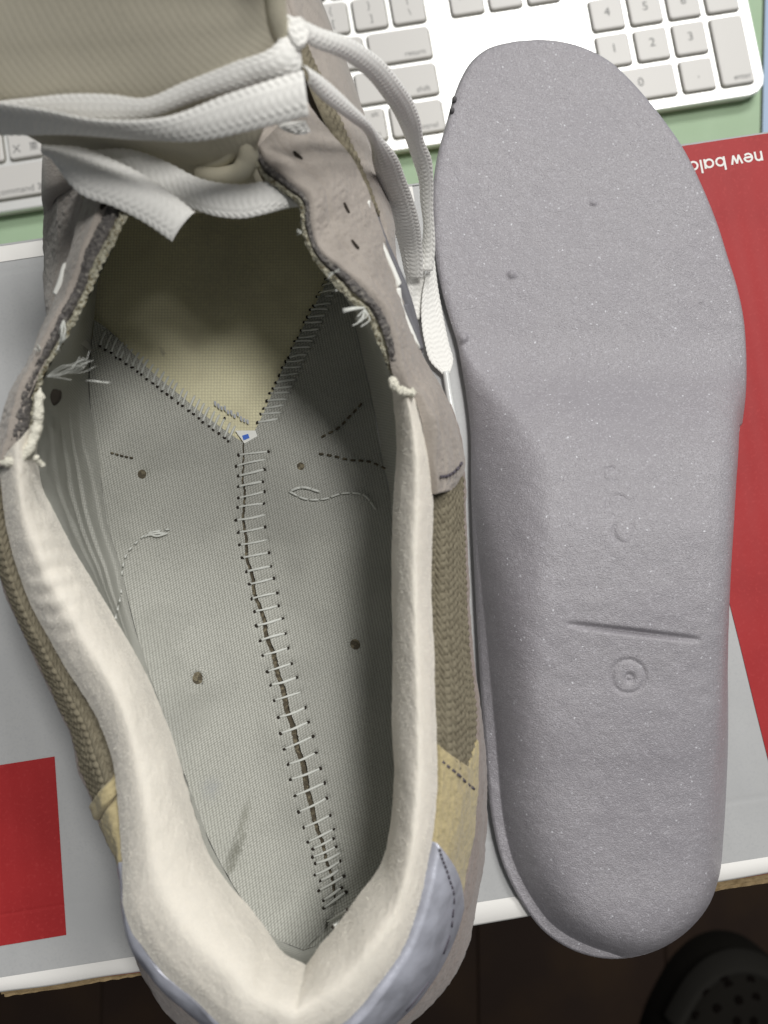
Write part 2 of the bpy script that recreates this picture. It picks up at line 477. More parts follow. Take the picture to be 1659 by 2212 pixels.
def text_mesh(body, size, extrude=0.0, bold=0.0):
    c = bpy.data.curves.new('print', 'FONT')
    c.body = body; c.size = size; c.align_x = 'CENTER'; c.align_y = 'CENTER'; c.offset = bold; c.resolution_u = 3
    o = bpy.data.objects.new('print', c)
    COL.objects.link(o)
    bpy.context.view_layer.update()
    me = bpy.data.meshes.new_from_object(o.evaluated_get(bpy.context.evaluated_depsgraph_get()))
    bpy.data.objects.remove(o)
    return me

KT = ZK + 0.0021
def key(u0, wu, row, legends=(), hu=1):
    c = kpos(u0 + wu / 2, row + (hu - 1) / 2)
    wx, wy = wu * U - 0.0029, hu * U - 0.0029
    k = bpy.data.objects.new('key', None)
    o = rounded(wx, wy, 0.0017, 4); o1 = rounded(wx - 0.0005, wy - 0.0005, 0.0016, 4); o2 = rounded(wx - 0.0013, wy - 0.0013, 0.0013, 4)
    rr = [ring3(rot2(x, KA) + c, z) for x, z in ((o, ZK + 0.0001), (o, KT - 0.0008), (o1, KT - 0.0002), (o2, KT))]
    ko = stack('key', rr, M['key'], kb)
    wl = rounded(wx + 0.0012, wy + 0.0012, 0.0022, 4)
    stack('key_gap_shade', [ring3(rot2(wl, KA) + c, ZK + 0.00006)], M['gap_shade'], ko)  # flat dark sheet on the plate, painting the shadow of the key gap
    for body, dx, dy, size in legends:
        me = text_mesh(body, size)
        lo_ = link('legend', me, M['legend'], ko)
        p = c + kx * dx + ky * dy
        lo_.location = (p[0] - kb.location.x, p[1] - kb.location.y, KT + 0.00006 - kb.location.z)
        lo_.rotation_euler = (0, 0, KA)
    return ko
def big(s): return ((s, 0, 0.0004, 0.0062),)
def corner(s, wu, size=0.0040, dx=0.0): return ((s, wu * U / 2 - 0.0045 - len(s) * 0.00088 - dx, -0.0050, size),)
n0 = NUMX
key(n0, 2, 0, (('0', 0.0002, 0.0002, 0.0062),)); key(n0 + 2, 1, 0, (('.', 0, 0, 0.0062),))
key(n0 + 3, 1, 0, (('enter', 0.0022, -0.0142, 0.0040),), hu=2)
for i, s in enumerate('123'): key(n0 + i, 1, 1, big(s))
for i, s in enumerate('456'): key(n0 + i, 1, 2, big(s))
key(n0 + 3, 1, 2, big('+'))
for i, s in enumerate('789'): key(n0 + i, 1, 3, big(s))
key(n0 + 3, 1, 3, big('-'))
nv = 14.5 + GAP
for i, s in enumerate(('delete', 'end', 'page\ndown')): key(nv + i, 1, 3, ((s, 0, 0.0005, 0.0034),))
key(nv, 1, 0, (('◀', 0, 0, 0.004),)); key(nv + 1, 1, 0, (('▼', 0, 0, 0.004),)); key(nv + 2, 1, 0, (('▶', 0, 0, 0.004),)); key(nv + 1, 1, 1, (('▲', 0, 0, 0.004),))
key(13, 1.5, 0, corner('control', 1.5)); key(11.75, 1.25, 0, (('alt', 0.006, 0.0050, 0.0038),) + corner('option', 1.25))
key(10.25, 1.5, 0, corner('command', 1.5))
key(4.25, 6, 0); key(2.75, 1.5, 0, (('command ⌘', 0.0005, -0.0050, 0.0046),)); key(1.5, 1.25, 0, corner('option', 1.25)); key(0, 1.5, 0, corner('control', 1.5))
key(12.25, 2.25, 1, corner('shift', 2.25)); key(0, 2.25, 1, (('shift', -0.012, -0.005, 0.004),))
for i, s in enumerate('ZXCVBNM,./'):
    key(2.25 + i, 1, 1, (('X', -0.0042, -0.0036, 0.0058), ('ㄌ', 0.0036, 0.0046, 0.0048), ('重', 0.0042, -0.0034, 0.0046)) if s == 'X' else ((s, -0.004, -0.003, 0.0058),))
key(12.75, 1.75, 2, corner('return', 1.75))
for i, s in enumerate("ASDFGHJKL;'"): key(1.75 + i, 1, 2, ((s, -0.004, -0.003, 0.0058),))
for i, (a, b) in enumerate((('{', '['), ('}', ']'), ('|', '\\'))): key(11.5 + i, 1, 3, ((a, 0, 0.0036, 0.0050), (b, 0.0004, -0.0030, 0.0050)))
for i, s in enumerate('UIOP'): key(7.5 + i, 1, 3, ((s, -0.004, -0.003, 0.0058),))
for i, s in enumerate(('0', '-', '=')): key(10 + i, 1, 4, ((s, 0, 0, 0.0058),))
key(13, 1.5, 4, corner('delete', 1.5))

# ================================================================== SHOE BOX
bl, br = W((-4, 2148, 0))[:2], W((1659, 1886, 0))[:2]       # front edge of the lid
tl = W((0, 530, 0))[:2]; tr = W((1659, 290, 0))[:2]         # back edge
bx = (br - bl) / np.linalg.norm(br - bl)
by = np.array([-bx[1], bx[0]])
BW = 0.335
BD = float(np.dot((tl + tr) / 2 - bl, by))
box = thing('shoe_box', 'large grey and red cardboard shoe box under the shoe and insole', 'shoe box', (*(bl + bx * BW / 2 + by * BD / 2), ZM))
def bp(x, y): return bl + bx * x + by * y
TB = math.atan2(bx[1], bx[0])
ctr = bp(BW / 2, BD / 2)
obox('box_body', *bp(BW / 2, BD / 2 + 0.001), BW - 0.006, BD - 0.008, ZM + 0.0005, -0.016, M['kraft'], box, TB, 0.001)
# lid panel: a gently wavy paper-covered sheet
nx, ny = 420, 260
X, Y = np.meshgrid(np.linspace(0, BW, nx), np.linspace(0.0040, BD, ny), indexing='ij')
def lidz(X, Y):
    X, Y = np.asarray(X, float), np.asarray(Y, float)
    wave = np.sin(X / 0.0062 * 2 * np.pi + 0.8 * vnoise(X * 25, Y * 25, 4)) * (0.5 + 0.5 * vnoise(X * 40, Y * 22, 5))
    crease = np.exp(-((Y - 0.0225 - 0.0006 * vnoise(X * 40, X * 0, 6)) / 0.0005)**2) * (0.5 + 0.5 * vnoise(X * 30, X * 0, 7))
    crease2 = np.exp(-((Y - BD + 0.0085 - 0.0004 * vnoise(X * 40, X * 0, 8)) / 0.0005)**2) * (0.5 + 0.5 * vnoise(X * 30, X * 0, 9))
    return -0.0003 + 0.00012 * vnoise(X * 60, Y * 60, 3) + 0.000035 * wave - 0.00022 * crease - 0.00022 * crease2
Zl = lidz(X, Y)
def lidpts(X, Y, Z):
    X, Y, Z = np.broadcast_arrays(X, Y, Z)
    return np.stack([bl[0] + bx[0] * X + by[0] * Y, bl[1] + bx[1] * X + by[1] * Y, Z], -1)
lid = grid('lid_top', lidpts(X, Y, Zl), M['box_grey'], box)
# lid walls with a rounded edge
prof = [(0.0, 0.0), (0.0008, -0.0004), (0.0012, -0.0016), (0.0012, -0.030)]
def lid_wall(name, p0, p1, out, m, z0=0.0):
    n = 60
    t = np.linspace(0, 1, n)[:, None]
    C = p0 + (p1 - p0) * t
    G = np.stack([np.concatenate([C + out * a, np.full((n, 1), z0 + b)], 1) for a, b in prof], 1)
    return grid(name, G, m, box)
lid_wall('lid_wall', bp(BW, BD), bp(0, BD), by, M['box_grey'])
lid_wall('lid_wall', bp(0, BD), bp(0, 0.0040), -bx, M['box_grey'])
lid_wall('lid_wall', bp(BW, 0.0040), bp(BW, BD), bx, M['box_grey'])
def lid_sheet(name, xy, m, z=0.00030, n=240):
    """a printed patch lying on the lid: quad given by four corners in box coordinates"""
    a = np.linspace(0, 1, n)
    s, t = np.meshgrid(a, a, indexing='ij')
    p = np.asarray(xy, float)
    q = ((p[0] * (1 - s[..., None]) + p[1] * s[..., None]) * (1 - t[..., None]) + (p[3] * (1 - s[..., None]) + p[2] * s[..., None]) * t[..., None])
    Z = lidz(q[..., 0], q[..., 1]) + z
    return grid(name, lidpts(q[..., 0], q[..., 1], Z), m, box)
def tob(u, v):
    p = W((u, v, 0))[:2] - bl
    return (float(np.dot(p, bx)), float(np.dot(p, by)))
a1, a2 = tob(1578, 1310), tob(1659, 1640)
sl = (a2[0] - a1[0]) / (a2[1] - a1[1])
xa = lambda y: a1[0] + sl * (y - a1[1])
lid_sheet('red_stripe', [(xa(0.0045), 0.0045), (BW, 0.0045), (BW, BD + 0.0001), (xa(BD), BD + 0.0001)], M['box_red'], 0.00022)
c1, c2, c3 = tob(118, 1634), tob(143, 2020), tob(0, 2044)
lid_sheet('red_panel', [(0.0004, c3[1]), (c2[0], c2[1]), (c1[0], c1[1]), (0.0004, tob(0, 1653)[1])], M['box_red'], 0.00022)
# white border along the back left and the front rim
lid_sheet('white_border', [(0.0, BD - 0.0052), (0.16, BD - 0.0052), (0.16, BD + 0.0001), (0.0, BD + 0.0001)], M['box_white'], 0.00022)
# front rim: white folded edge, red line, torn kraft edge with flutes
xk = np.array([0, .083, .139, .155, .18, .218, .235, BW])
yw = lambda x: np.interp(x, xk, np.array([0.2, -0.2, -2.2, -2.0, -1.2, -0.6, -0.2, 0.2]) / 1000)      # front line of the white fold
yk = lambda x: np.interp(x, xk, np.array([-3.0, -3.1, -2.9, -2.8, -3.6, -4.6, -4.8, -4.8]) / 1000)    # front line of the cardboard
t = np.linspace(0, 1, 500); xs = t * BW
wav = 0.00025 * vnoise(t * 22, t * 0, 5)
tear = 0.00045 * vnoise(t * 34, t * 0, 9) + 0.0002 * vnoise(t * 140, t * 0, 10)
flute = 0.00035 * np.sin(xs / 0.0042 * 2 * np.pi)
front = yw(xs) + wav
G = np.stack([lidpts(xs, np.full_like(xs, 0.0046), -0.0002), lidpts(xs, np.full_like(xs, 0.0034), 0.0004), lidpts(xs, front + 0.0008, 0.0003), lidpts(xs, front, -0.0004), lidpts(xs, front, -0.0015)], 1)
grid('white_rim', G, M['box_white'], box)
rl = 0.0005 * np.clip(1.2 * vnoise(t * 7, t * 0 + 2, 8) + 0.4, 0.0, 1)
G = np.stack([lidpts(xs, front + 0.0006, -0.0009), lidpts(xs, front - rl, -0.0011), lidpts(xs, front - rl, -0.0018)], 1)
grid('red_fold_line', G[(xs > 0.011)], M['box_red'], box)
mid = (front + yk(xs)) / 2
for nm, y0, z0, th in (('cardboard_edge', mid + tear, -0.0018, 0.0006), ('cardboard_edge', yk(xs) + tear * 0.5, -0.0050, 0.0009)):
    G = np.stack([lidpts(xs, np.full_like(xs, 0.004), z0), lidpts(xs, y0, z0 + 0.0001 * vnoise(t * 60, t * 0, 12)), lidpts(xs, y0 - 0.0002, z0 - th), lidpts(xs, np.full_like(xs, 0.004), z0 - th)], 1)
    grid(nm, G, M['kraft'], box)
fl_ = np.stack([lidpts(xs, yk(xs) + a, -0.0038 + flute) for a in (0.0006, 0.0012, 0.005)], 1)
grid('cardboard_fluting', fl_, M['kraft'], box)
# a crease in the paper near the front
# lettering, drawn as strokes: upside down for the viewer
def stroke(pts, wdt):
    P = np.asarray(pts, float)
    T = np.gradient(P, axis=0); T /= np.linalg.norm(T, axis=1, keepdims=True)
    N_ = np.stack([-T[:, 1], T[:, 0]], 1)
    return np.stack([P + N_ * wdt / 2, P - N_ * wdt / 2], 1)
def arc(cx, cy, r, a0, a1, k=22):
    a = np.radians(np.linspace(a0, a1, k)); return np.stack([cx + r * np.cos(a), cy + r * np.sin(a)], 1)
def seg(*p):
    return np.array(p, float)
sw = 0.20
gl = {'n': (0.86, [seg((.1, 0), (.1, 1)), np.concatenate([arc(.43, .62, .30, 178, 0, 14), [[.73, .3], [.73, 0]]])]),
      'e': (1.0, [np.concatenate([arc(.5, .5, .40, 0, 320, 26)]), seg((.12, .47), (.88, .47))]),
      'w': (1.18, [seg((.05, 1), (.32, .06)), seg((.30, .06), (.59, .95)), seg((.57, .95), (.86, .06)), seg((.84, .06), (1.11, 1))]),
      'b': (1.06, [seg((.1, 0), (.1, 1.42)), arc(.53, .5, .40, 0, 360, 30)]),
      'a': (1.06, [seg((.9, 0), (.9, 1)), arc(.47, .5, .40, 0, 360, 30)]),
      'l': (0.30, [seg((.12, 0), (.12, 1.42))]),
      'c': (0.90, [arc(.5, .5, .40, 48, 312, 24)]), ' ': (0.30, [])}
p_n = tob(1640, 350); XH = 0.0032
ang = math.pi
ox, oy = tob(1648, 327)[0] + 0.0, 0
base_y = None
x = 0.0; zoff = 0.00050
lx0, ly0 = tob(1645, 326)
verts, faces = [], []
kk = 0
for ch in 'new balance':
    wd_, strokes = gl[ch]
    for s in strokes:
        P2 = stroke(s, sw)
        kk += 1
        vb = len(verts)
        for a, b in P2:
            for p in (a, b):
                X_, Y_ = lx0 - (x + p[0]) * XH, ly0 - p[1] * XH
                verts.append(lidpts(np.array(X_), np.array(Y_), lidz(X_, Y_) + 0.00030 + 0.000005 * (kk % 5)))
        for i in range(len(P2) - 1):
            faces.append((vb + 2*i, vb + 2*i + 1, vb + 2*i + 3, vb + 2*i + 2))
    x += wd_ + 0.12
poly('lettering', np.array(verts), faces, M['box_white'], box)

# ================================================================== INSOLE
ins_px = [(1165, 76), (1204, 79), (1264, 94), (1329, 130), (1359, 158), (1404, 208), (1444, 259), (1479, 310), (1524, 400), (1556, 480), (1579, 553), (1599, 618), (1612, 680), (1618, 753),
          (1617, 853), (1609, 920), (1602, 985), (1593, 1060), (1582, 1170), (1576, 1290), (1577, 1400), (1579, 1500), (1579, 1600), (1575, 1709), (1569, 1809), (1559, 1900), (1539, 1957),
          (1494, 2014), (1429, 2057), (1379, 2073), (1329, 2078), (1254, 2064), (1179, 2019), (1129, 1954), (1089, 1874), (1066, 1784), (1052, 1659), (1044, 1560), (1036, 1430), (1029, 1300),
          (1022, 1150), (1019, 1040), (1017, 923), (1009, 853), (999, 793), (989, 738), (972, 683), (954, 618), (942, 553), (936, 470), (937, 385), (949, 315), (964, 262), (980, 205), (996, 163), (1020, 124), (1054, 97), (1105, 82), (1165, 76)]
O = W(curve(zs(ins_px, 5.0), 900, 2))[:, :2]
iy = (O[:, 1].min(), O[:, 1].max())
it, ib = int(np.argmax(O[:, 1])), int(np.argmin(O[:, 1]))
O = np.roll(O[:-1], -it, axis=0); ib = int(np.argmin(O[:, 1]))
rightc, leftc = O[:ib + 1], np.concatenate([O[ib:], O[:1]])
NR, NC = 1000, 190
ph = np.linspace(0, math.pi, NR)
yy = (iy[0] + iy[1]) / 2 + (iy[1] - iy[0]) / 2 * np.cos(ph)
xr = np.interp(yy, rightc[::-1, 1], rightc[::-1, 0])
xl = np.interp(yy, leftc[:, 1], leftc[:, 0])
xl = np.minimum(xl, xr - 1e-5)
cs = 0.5 - 0.5 * np.cos(np.linspace(0, math.pi, NC)); cs = 0.5 * cs + 0.5 * np.linspace(0, 1, NC)
XX = xl[:, None] + (xr - xl)[:, None] * cs[None]
YY = np.repeat(yy[:, None], NC, 1)
# distance to the outline
dist = np.full(XX.shape, 1.0)
Oc_ = np.concatenate([O, O[:1]])[::3]
Oc_ = np.concatenate([Oc_, O[:1]])
for k in range(len(Oc_) - 1):
    e_ = Oc_[k + 1] - Oc_[k]
    tq = np.clip(((XX - Oc_[k, 0]) * e_[0] + (YY - Oc_[k, 1]) * e_[1]) / max(e_ @ e_, 1e-12), 0, 1)
    np.minimum(dist, np.hypot(XX - Oc_[k, 0] - tq * e_[0], YY - Oc_[k, 1] - tq * e_[1]), out=dist)
dm_ = dist * 1000
dl = (XX - xl[:, None]) * 1000; dr = (xr[:, None] - XX) * 1000
tt = (iy[1] - YY) / (iy[1] - iy[0])                         # 0 toe .. 1 heel
def sm(a, b, x):
    x = np.clip((x - a) / (b - a), 0, 1); return x * x * (3 - 2 * x)
heel = sm(0.46, 0.80, tt)
hgt = 4.2 + 13.0 * heel                                    # body height, mm
rimw = 0.4 + 2.9 * heel * sm(0, 1, np.clip(1.15 - dl / (dl + dr + 1e-6) * 1.5, 0, 1))
e = np.clip(dm_ - rimw, 0, None)
soft = 1.2 + 6.5 * heel
round_ = 1 - np.exp(-e / soft * (1 + e / soft * 0.3))
Zi = 3.6 + np.where(dm_ < 1.0, -0.8 * (1 - dm_)**2, 0) + (hgt - 3.6) * round_
def smooth_interp(x, xs_, ys_):
    xs_ = np.concatenate([[xs_[0] - 200], xs_, [xs_[-1] + 200]]).astype(float); ys_ = np.concatenate([[ys_[0]], ys_, [ys_[-1]]]).astype(float)
    g = np.linspace(xs_[0], xs_[-1], 4000)
    f = np.interp(g, xs_, ys_)
    k_ = np.exp(-np.linspace(-2.5, 2.5, 361)**2); k_ /= k_.sum()
    f = np.convolve(np.pad(f, 180, mode='edge'), k_, mode='valid')
    return np.interp(x, g, f)
vpx = 1273 - YY * FPX / (CAM_H - 0.010)                     # pixel row of each point, for the measured arch
aw = smooth_interp(vpx, [720, 790, 900, 1000, 1150, 1300, 1450, 1650, 1850], [1.0, 5, 15, 21, 22, 19, 15, 9, 4])
aA = smooth_interp(vpx, [720, 790, 900, 1000, 1150, 1300, 1450, 1650, 1850], [0, 2.5, 11.0, 17.0, 18.0, 14.0, 8.0, 2.5, 0])
pk = np.clip(dl / aw, 0, 1)
Zi += aA * (1 - (1 - pk)**1.9) * (1 - np.exp(-(np.clip(dr, 0, None) / 5.0)**1.5)) 
# slit crease, moulded rings, characters, lumps
def at_px(u, v, z=25): return W((u, v, z))[:2]
p0, p1 = at_px(1225, 1348), at_px(1518, 1383)
tv = (p1 - p0); Ls = np.linalg.norm(tv); tv /= Ls
sa = ((XX - p0[0]) * tv[0] + (YY - p0[1]) * tv[1]) / Ls
sd = (-(XX - p0[0]) * tv[1] + (YY - p0[1]) * tv[0]) * 1000
Zi -= 2.4 * np.exp(-(sd / 0.7)**2) * np.clip(np.sin(np.clip(sa, 0, 1) * math.pi), 0, 1)**0.6 * ((sa > 0) & (sa < 1))
def ringmark(u, v, rad, depth, wd=0.45, z=25, a0=None):
    c = at_px(u, v, z)
    dx, dy = (XX - c[0]) * 1000, (YY - c[1]) * 1000
    return -depth * np.exp(-((np.hypot(dx, dy) - rad) / wd)**2)
Zi += ringmark(1362, 1463, 4.7, 0.60, 0.5) + ringmark(1365, 1466, 0.9, 0.8, 0.6)
for u, v, rr in ((1335, 1095, 3.2), (1345, 1150, 3.0), (1322, 1025, 2.2), (1240, 770, 1.5), (1262, 768, 1.3), (1245, 700, 1.4)):
    Zi += ringmark(u, v, rr, 0.55 if v > 900 else 0.3, 0.5, 23 if v > 900 else 6) * (0.6 + 0.5 * vnoise(XX * 400, YY * 400, 4))
def lump(u, v, rad, h, z=8):
    c = at_px(u, v, z); return h * np.exp(-(((XX - c[0])**2 + (YY - c[1])**2) * 1e6 / rad**2)**2)
Zi += lump(1288, 428, 0.85, 0.7) + lump(1109, 584, 1.2, 0.9) + lump(1001, 722, 1.7, 1.4) + lump(1525, 640, .9, .25)
# thin flash along the lower right edge
fw = np.interp(vpx, [900, 915, 1000, 1150, 1270, 1320], [-1.0, 2.8, 2.8, 2.6, 1.4, -1.0])
Zi -= 2.4 * (1 - sm(fw - 0.45, fw + 0.35, dr))
Zi += (0.12 * vnoise(XX * 300, YY * 300, 21) + 0.05 * vnoise(XX * 1100, YY * 1100, 22)) * np.clip(dm_ / 1.5, 0, 1)
Gi = np.stack([XX, YY, Zi / 1000], -1)
insole = thing('insole', 'grey glittery foam insole lying underside up beside the shoe', 'insole', (*at_px(1300, 1100, 5), 0.0005))
# rim: pad outwards/down at left and right ends of each row
und = Gi.copy()
def inward(s):
    G = Gi[:, s].copy(); c = np.stack([(xl + xr) / 2, np.clip(yy, iy[0] + 0.03, iy[1] - 0.03)], -1)
    v = c - G[:, :2]; v /= np.linalg.norm(v, axis=1, keepdims=True)
    return G, v
rows = []
for s in (0, -1):
    G, v = inward(s)
    a = G.copy(); a[:, 2] = 0.0016; a[:, :2] += v * 0.0002
    b = G.copy(); b[:, 2] = 0.0009; b[:, :2] += v * 0.0015
    rows.append((a, b))
Gf = np.concatenate([rows[0][1][:, None], rows[0][0][:, None], Gi, rows[1][0][:, None], rows[1][1][:, None]], 1)
iuv = (Gf[..., 0] * 1000, Gf[..., 1] * 1000)
grid('foam_body', Gf, M['eva'], insole, uv=iuv)
for u, v in ((982, 212), (977, 236)):
    c = W((u, v, 5.0))
    a = np.linspace(0, 2 * np.pi, 12, endpoint=False)
    rr = [np.stack([c[0] + r_ * 1e-3 * np.cos(a) * 0.8, c[1] + r_ * 1e-3 * np.sin(a), np.full(12, c[2] + z_ * 1e-3)], -1) for r_, z_ in ((0.95, -2.5), (1.0, -0.5), (0.6, 0.1))]
    stack('torn_nick', rr, M['nick'], insole, True)

# ================================================================== SNEAKER
shoe = thing('sneaker', 'taupe suede sneaker with its insole taken out and white laces loose', 'shoe', (*W((600, 1300, 0))[:2], 0.0))
NN = 260
# rim of the padded collar (pixel, pixel, height mm), right side front to heel, left side heel to front
O_R = [(902, 848, 66), (927, 953, 66), (937, 1103, 65), (931, 1256, 64), (937, 1406, 65), (943, 1556, 66), (946, 1709, 67), (938, 1784, 68), (926, 1859, 69), (902, 1959, 70),
       (867, 2052, 71), (812, 2130, 72), (740, 2212, 72), (620, 2262, 72)]
O_L = [(520, 2240, 72), (470, 2209, 71), (425, 2164, 70), (352, 2104, 69), (318, 2059, 68), (281, 2004, 67), (266, 1955, 66), (265, 1899, 65), (260, 1809, 64), (251, 1709, 63), (243, 1650, 63),
       (211, 1556, 62), (166, 1480, 62), (115, 1396, 62), (61, 1296, 62), (28, 1206, 63), (13, 1140, 64), (2, 1060, 66), (-4, 1000, 68)]
I_R = [(847, 836, 66), (857, 953, 64), (850, 1103, 62), (847, 1256, 60), (847, 1406, 60), (847, 1556, 60), (851, 1690, 60), (842, 1784, 60), (826, 1859, 60), (772, 1939, 60), (718, 2010, 60), (685, 2050, 60), (662, 2086, 60)]
I_L = [(612, 2059, 60), (575, 2009, 60), (532, 1954, 60), (485, 1900, 60), (452, 1849, 59), (425, 1774, 59), (402, 1694, 59), (387, 1645, 59), (357, 1556, 58), (327, 1481, 58), (290, 1406, 58),
       (245, 1331, 58), (200, 1256, 59), (155, 1181, 60), (120, 1110, 62), (93, 1053, 64), (83, 995, 66), (85, 900, 68)]
Oc, Ic = urail(O_R, O_L, NN), urail(I_R, I_L, NN)
def mixr(a, b, f, dz):
    q = a * (1 - f) + b * f; q[:, 2] = a[:, 2] * (1 - f) + b[:, 2] * f + dz; return q
# padded collar
S_col = across([W(Oc), W(mixr(Oc, Ic, 0.16, 6.0)), W(mixr(Oc, Ic, 0.45, 10.5)), W(mixr(Oc, Ic, 0.78, 7.0)), W(Ic)], 100)
uu, vv = uvmm(S_col)
n2 = len(Oc)
sfrac = np.linspace(0, 1, n2)[:, None]
vfrac = np.linspace(0, 1, 100)[None]
bumpc = 0.22 * vnoise(uu / 14, vv / 14, 31) + 0.07 * vnoise(uu / 3, vv / 3, 32) + 0.06 * vnoise(uu / 1.2, vv / 1.2, 33) + 0.05 * vnoise(uu / 0.5, vv / 0.5, 34)
left_wr = np.exp(-((sfrac - 0.885) / 0.030)**2)                                   # wrinkles of the left ankle pad
bumpc += left_wr * 0.34 * np.sin((uu * 0.9 + vv * 0.55) * 2 * np.pi / 4.6) * np.sin(np.pi * vfrac)**0.8
heel_f = np.exp(-((sfrac - 0.52) / 0.05)**2)
bumpc += heel_f * 0.5 * np.sin((uu - vv * 0.25) * 2 * np.pi / 13) * np.sin(np.pi * vfrac)
rw = np.exp(-((sfrac - 0.2) / 0.07)**2)
bumpc += rw * 0.04 * np.sin((uu + vv * 0.8) * 2 * np.pi / 5.5) * np.sin(np.pi * vfrac)
S_col = S_col + up_normals(S_col) * (bumpc / 1000)[..., None]
grid('collar_padding', S_col, M['fleece'], shoe)

def fuzz(name, S, n, length, m, parent, lean=0.9, width=0.00003, edge=None):
    nu, nv, _ = S.shape
    s_ = rng.random(n); v_ = rng.random(n) if edge is None else np.clip(rng.normal(edge, 0.06, n), 0, 1)
    P0 = sample(S, s_, v_); Nn = sample(up_normals(S), s_, v_)
    d_ = Nn + rng.normal(0, lean, (n, 3)); d_ /= np.linalg.norm(d_, axis=1, keepdims=True)
    sd_ = np.cross(d_, rng.normal(0, 1, (n, 3))); sd_ /= np.maximum(np.linalg.norm(sd_, axis=1, keepdims=True), 1e-9)
    L_ = length * rng.uniform(0.4, 1.1, n)[:, None]
    bend = rng.normal(0, 0.35, (n, 3))
    mid_ = P0 + d_ * L_ * 0.55; tip_ = P0 + (d_ + bend * 0.8) * L_
    V = np.stack([P0 - sd_ * width, P0 + sd_ * width, mid_ + sd_ * width * 0.8, tip_, mid_ - sd_ * width * 0.8], 1)
    V = (V - origin(parent)).reshape(-1, 3)
    me = bpy.data.meshes.new(name)
    base_ = np.arange(n)[:, None] * 5
    F = np.concatenate([base_ + [0, 1, 2], base_ + [0, 2, 4], base_ + [4, 2, 3]])
    me.vertices.add(len(V)); me.vertices.foreach_set('co', V.ravel())
    me.loops.add(F.size); me.loops.foreach_set('vertex_index', F.ravel())
    me.polygons.add(len(F)); me.polygons.foreach_set('loop_start', np.arange(0, F.size, 3)); me.polygons.foreach_set('loop_total', np.full(len(F), 3))
    me.update(calc_edges=True)
    o = link(name, me, m, parent)
    o['kind'] = 'stuff'
    return o
fuzz('fleece_pile', S_col, 110000, 0.00030, M['pile'], shoe)
# ---- inside: wall lining and floor
T_R = [(551, 354, 84), (568, 383, 84), (594, 403, 84), (623, 424, 83), (645, 444, 83), (652, 465, 82), (650, 480, 82), (656, 515, 81), (668, 545, 81), (702, 592, 80), (747, 641, 79), (781, 671, 78), (808, 721, 76), (827, 768, 74), (846, 815, 70)]
T_L = [(85, 850, 70), (100, 803, 72), (145, 728, 75), (185, 653, 78), (220, 578, 80), (240, 540, 81), (275, 470, 82), (300, 420, 82)]
F_R = [(700, 420, 14), (735, 560, 14), (765, 700, 14), (800, 850, 14), (825, 980, 15), (845, 1100, 16), (862, 1300, 17), (885, 1500, 19), (890, 1680, 22), (862, 1830, 24), (806, 1945, 26), (735, 2022, 28), (655, 2052, 29)]
F_L = [(588, 2022, 29), (515, 1930, 27), (452, 1815, 25), (398, 1670, 24), (352, 1540, 23), (312, 1425, 21), (285, 1330, 19), (262, 1230, 17), (232, 1130, 16), (213, 980, 15), (193, 850, 14), (203, 690, 14), (216, 580, 14), (245, 420, 14)]
top_r = T_R + I_R[1:]
Tc = urail(top_r, I_L + T_L, NN)
Fc = urail(F_R, F_L, NN)
Wt, Wf = W(Tc), W(Fc)
Wm = Wt * 0.45 + Wf * 0.55
cen = (Wt[:NN] + Wt[::-1][:NN]) / 2
cen = np.concatenate([cen, cen[::-1][1:]])
outw = Wm - cen; outw[:, 2] = 0; outw /= np.maximum(np.linalg.norm(outw, axis=1, keepdims=True), 1e-9)
Wm = Wm + outw * 0.0035
Wm[:, 2] -= 0.004
Wq = Wm * 0.30 + Wf * 0.70 + outw * 0.0012
S_wall = across([Wt, Wm, Wq, Wf], 70, [0, .42, .78, 1])
uu, vv = uvmm(S_wall)
sf = np.linspace(0, 1, len(Wt))[:, None]; vf = np.linspace(0, 1, 70)[None]
fold = np.exp(-((sf - 0.80) / 0.060)**2) * np.sin(np.pi * vf)**0.5
pl = (vf * 4.4 + sf * 5 + 0.3 * vnoise(uu / 14, vv / 14, 41))
saw = (pl % 1.0)
bw_ = fold * 1.1 * (saw**1.7 * (1 - sm(0.84, 1.0, saw)) - 0.3) + 0.25 * vnoise(uu / 6, vv / 6, 42)
Nw = up_normals(S_wall)
S_wall = S_wall + Nw * (bw_ / 1000)[..., None]
wl = grid('side_lining', S_wall, M['wall_lining'], shoe)

seam_R = [(528, 958), (524, 1010), (528, 1060), (526, 1110), (530, 1160), (536, 1212), (543, 1240), (550, 1280), (560, 1310), (570, 1340), (580, 1385), (592, 1420), (605, 1470), (618, 1520), (632, 1570), (645, 1620), (660, 1675), (668, 1725), (680, 1770), (698, 1830), (710, 1870), (725, 1935), (740, 1990)]
zfl = lambda v: np.interp(v, [400, 950, 1300, 1700, 2010], [12.5, 12.5, 15.0, 19.0, 21.0])
sm_ = [(u, v, zfl(v)) for u, v in seam_R]
apex = sm_[0]
armL = [(apex[0], apex[1], 12.5), (490, 932, 12.5), (440, 895, 12.5), (385, 850, 12.5), (330, 805, 12.6), (275, 752, 12.8), (225, 705, 13.4), (203, 690, 14)]
armR = [(apex[0] + 8, apex[1] - 4, 12.5), (553, 925, 12.5), (570, 890, 12.5), (592, 840, 12.5), (618, 780, 12.5), (650, 715, 12.8), (690, 640, 13.2), (732, 560, 14)]
GAPX = lambda v: np.interp(v, [950, 1200, 1500, 1700, 1850, 2000], [1.5, 3.5, 6.0, 6.5, 3.5, 3.0])
jag = rng.normal(0, 0.7, 400)
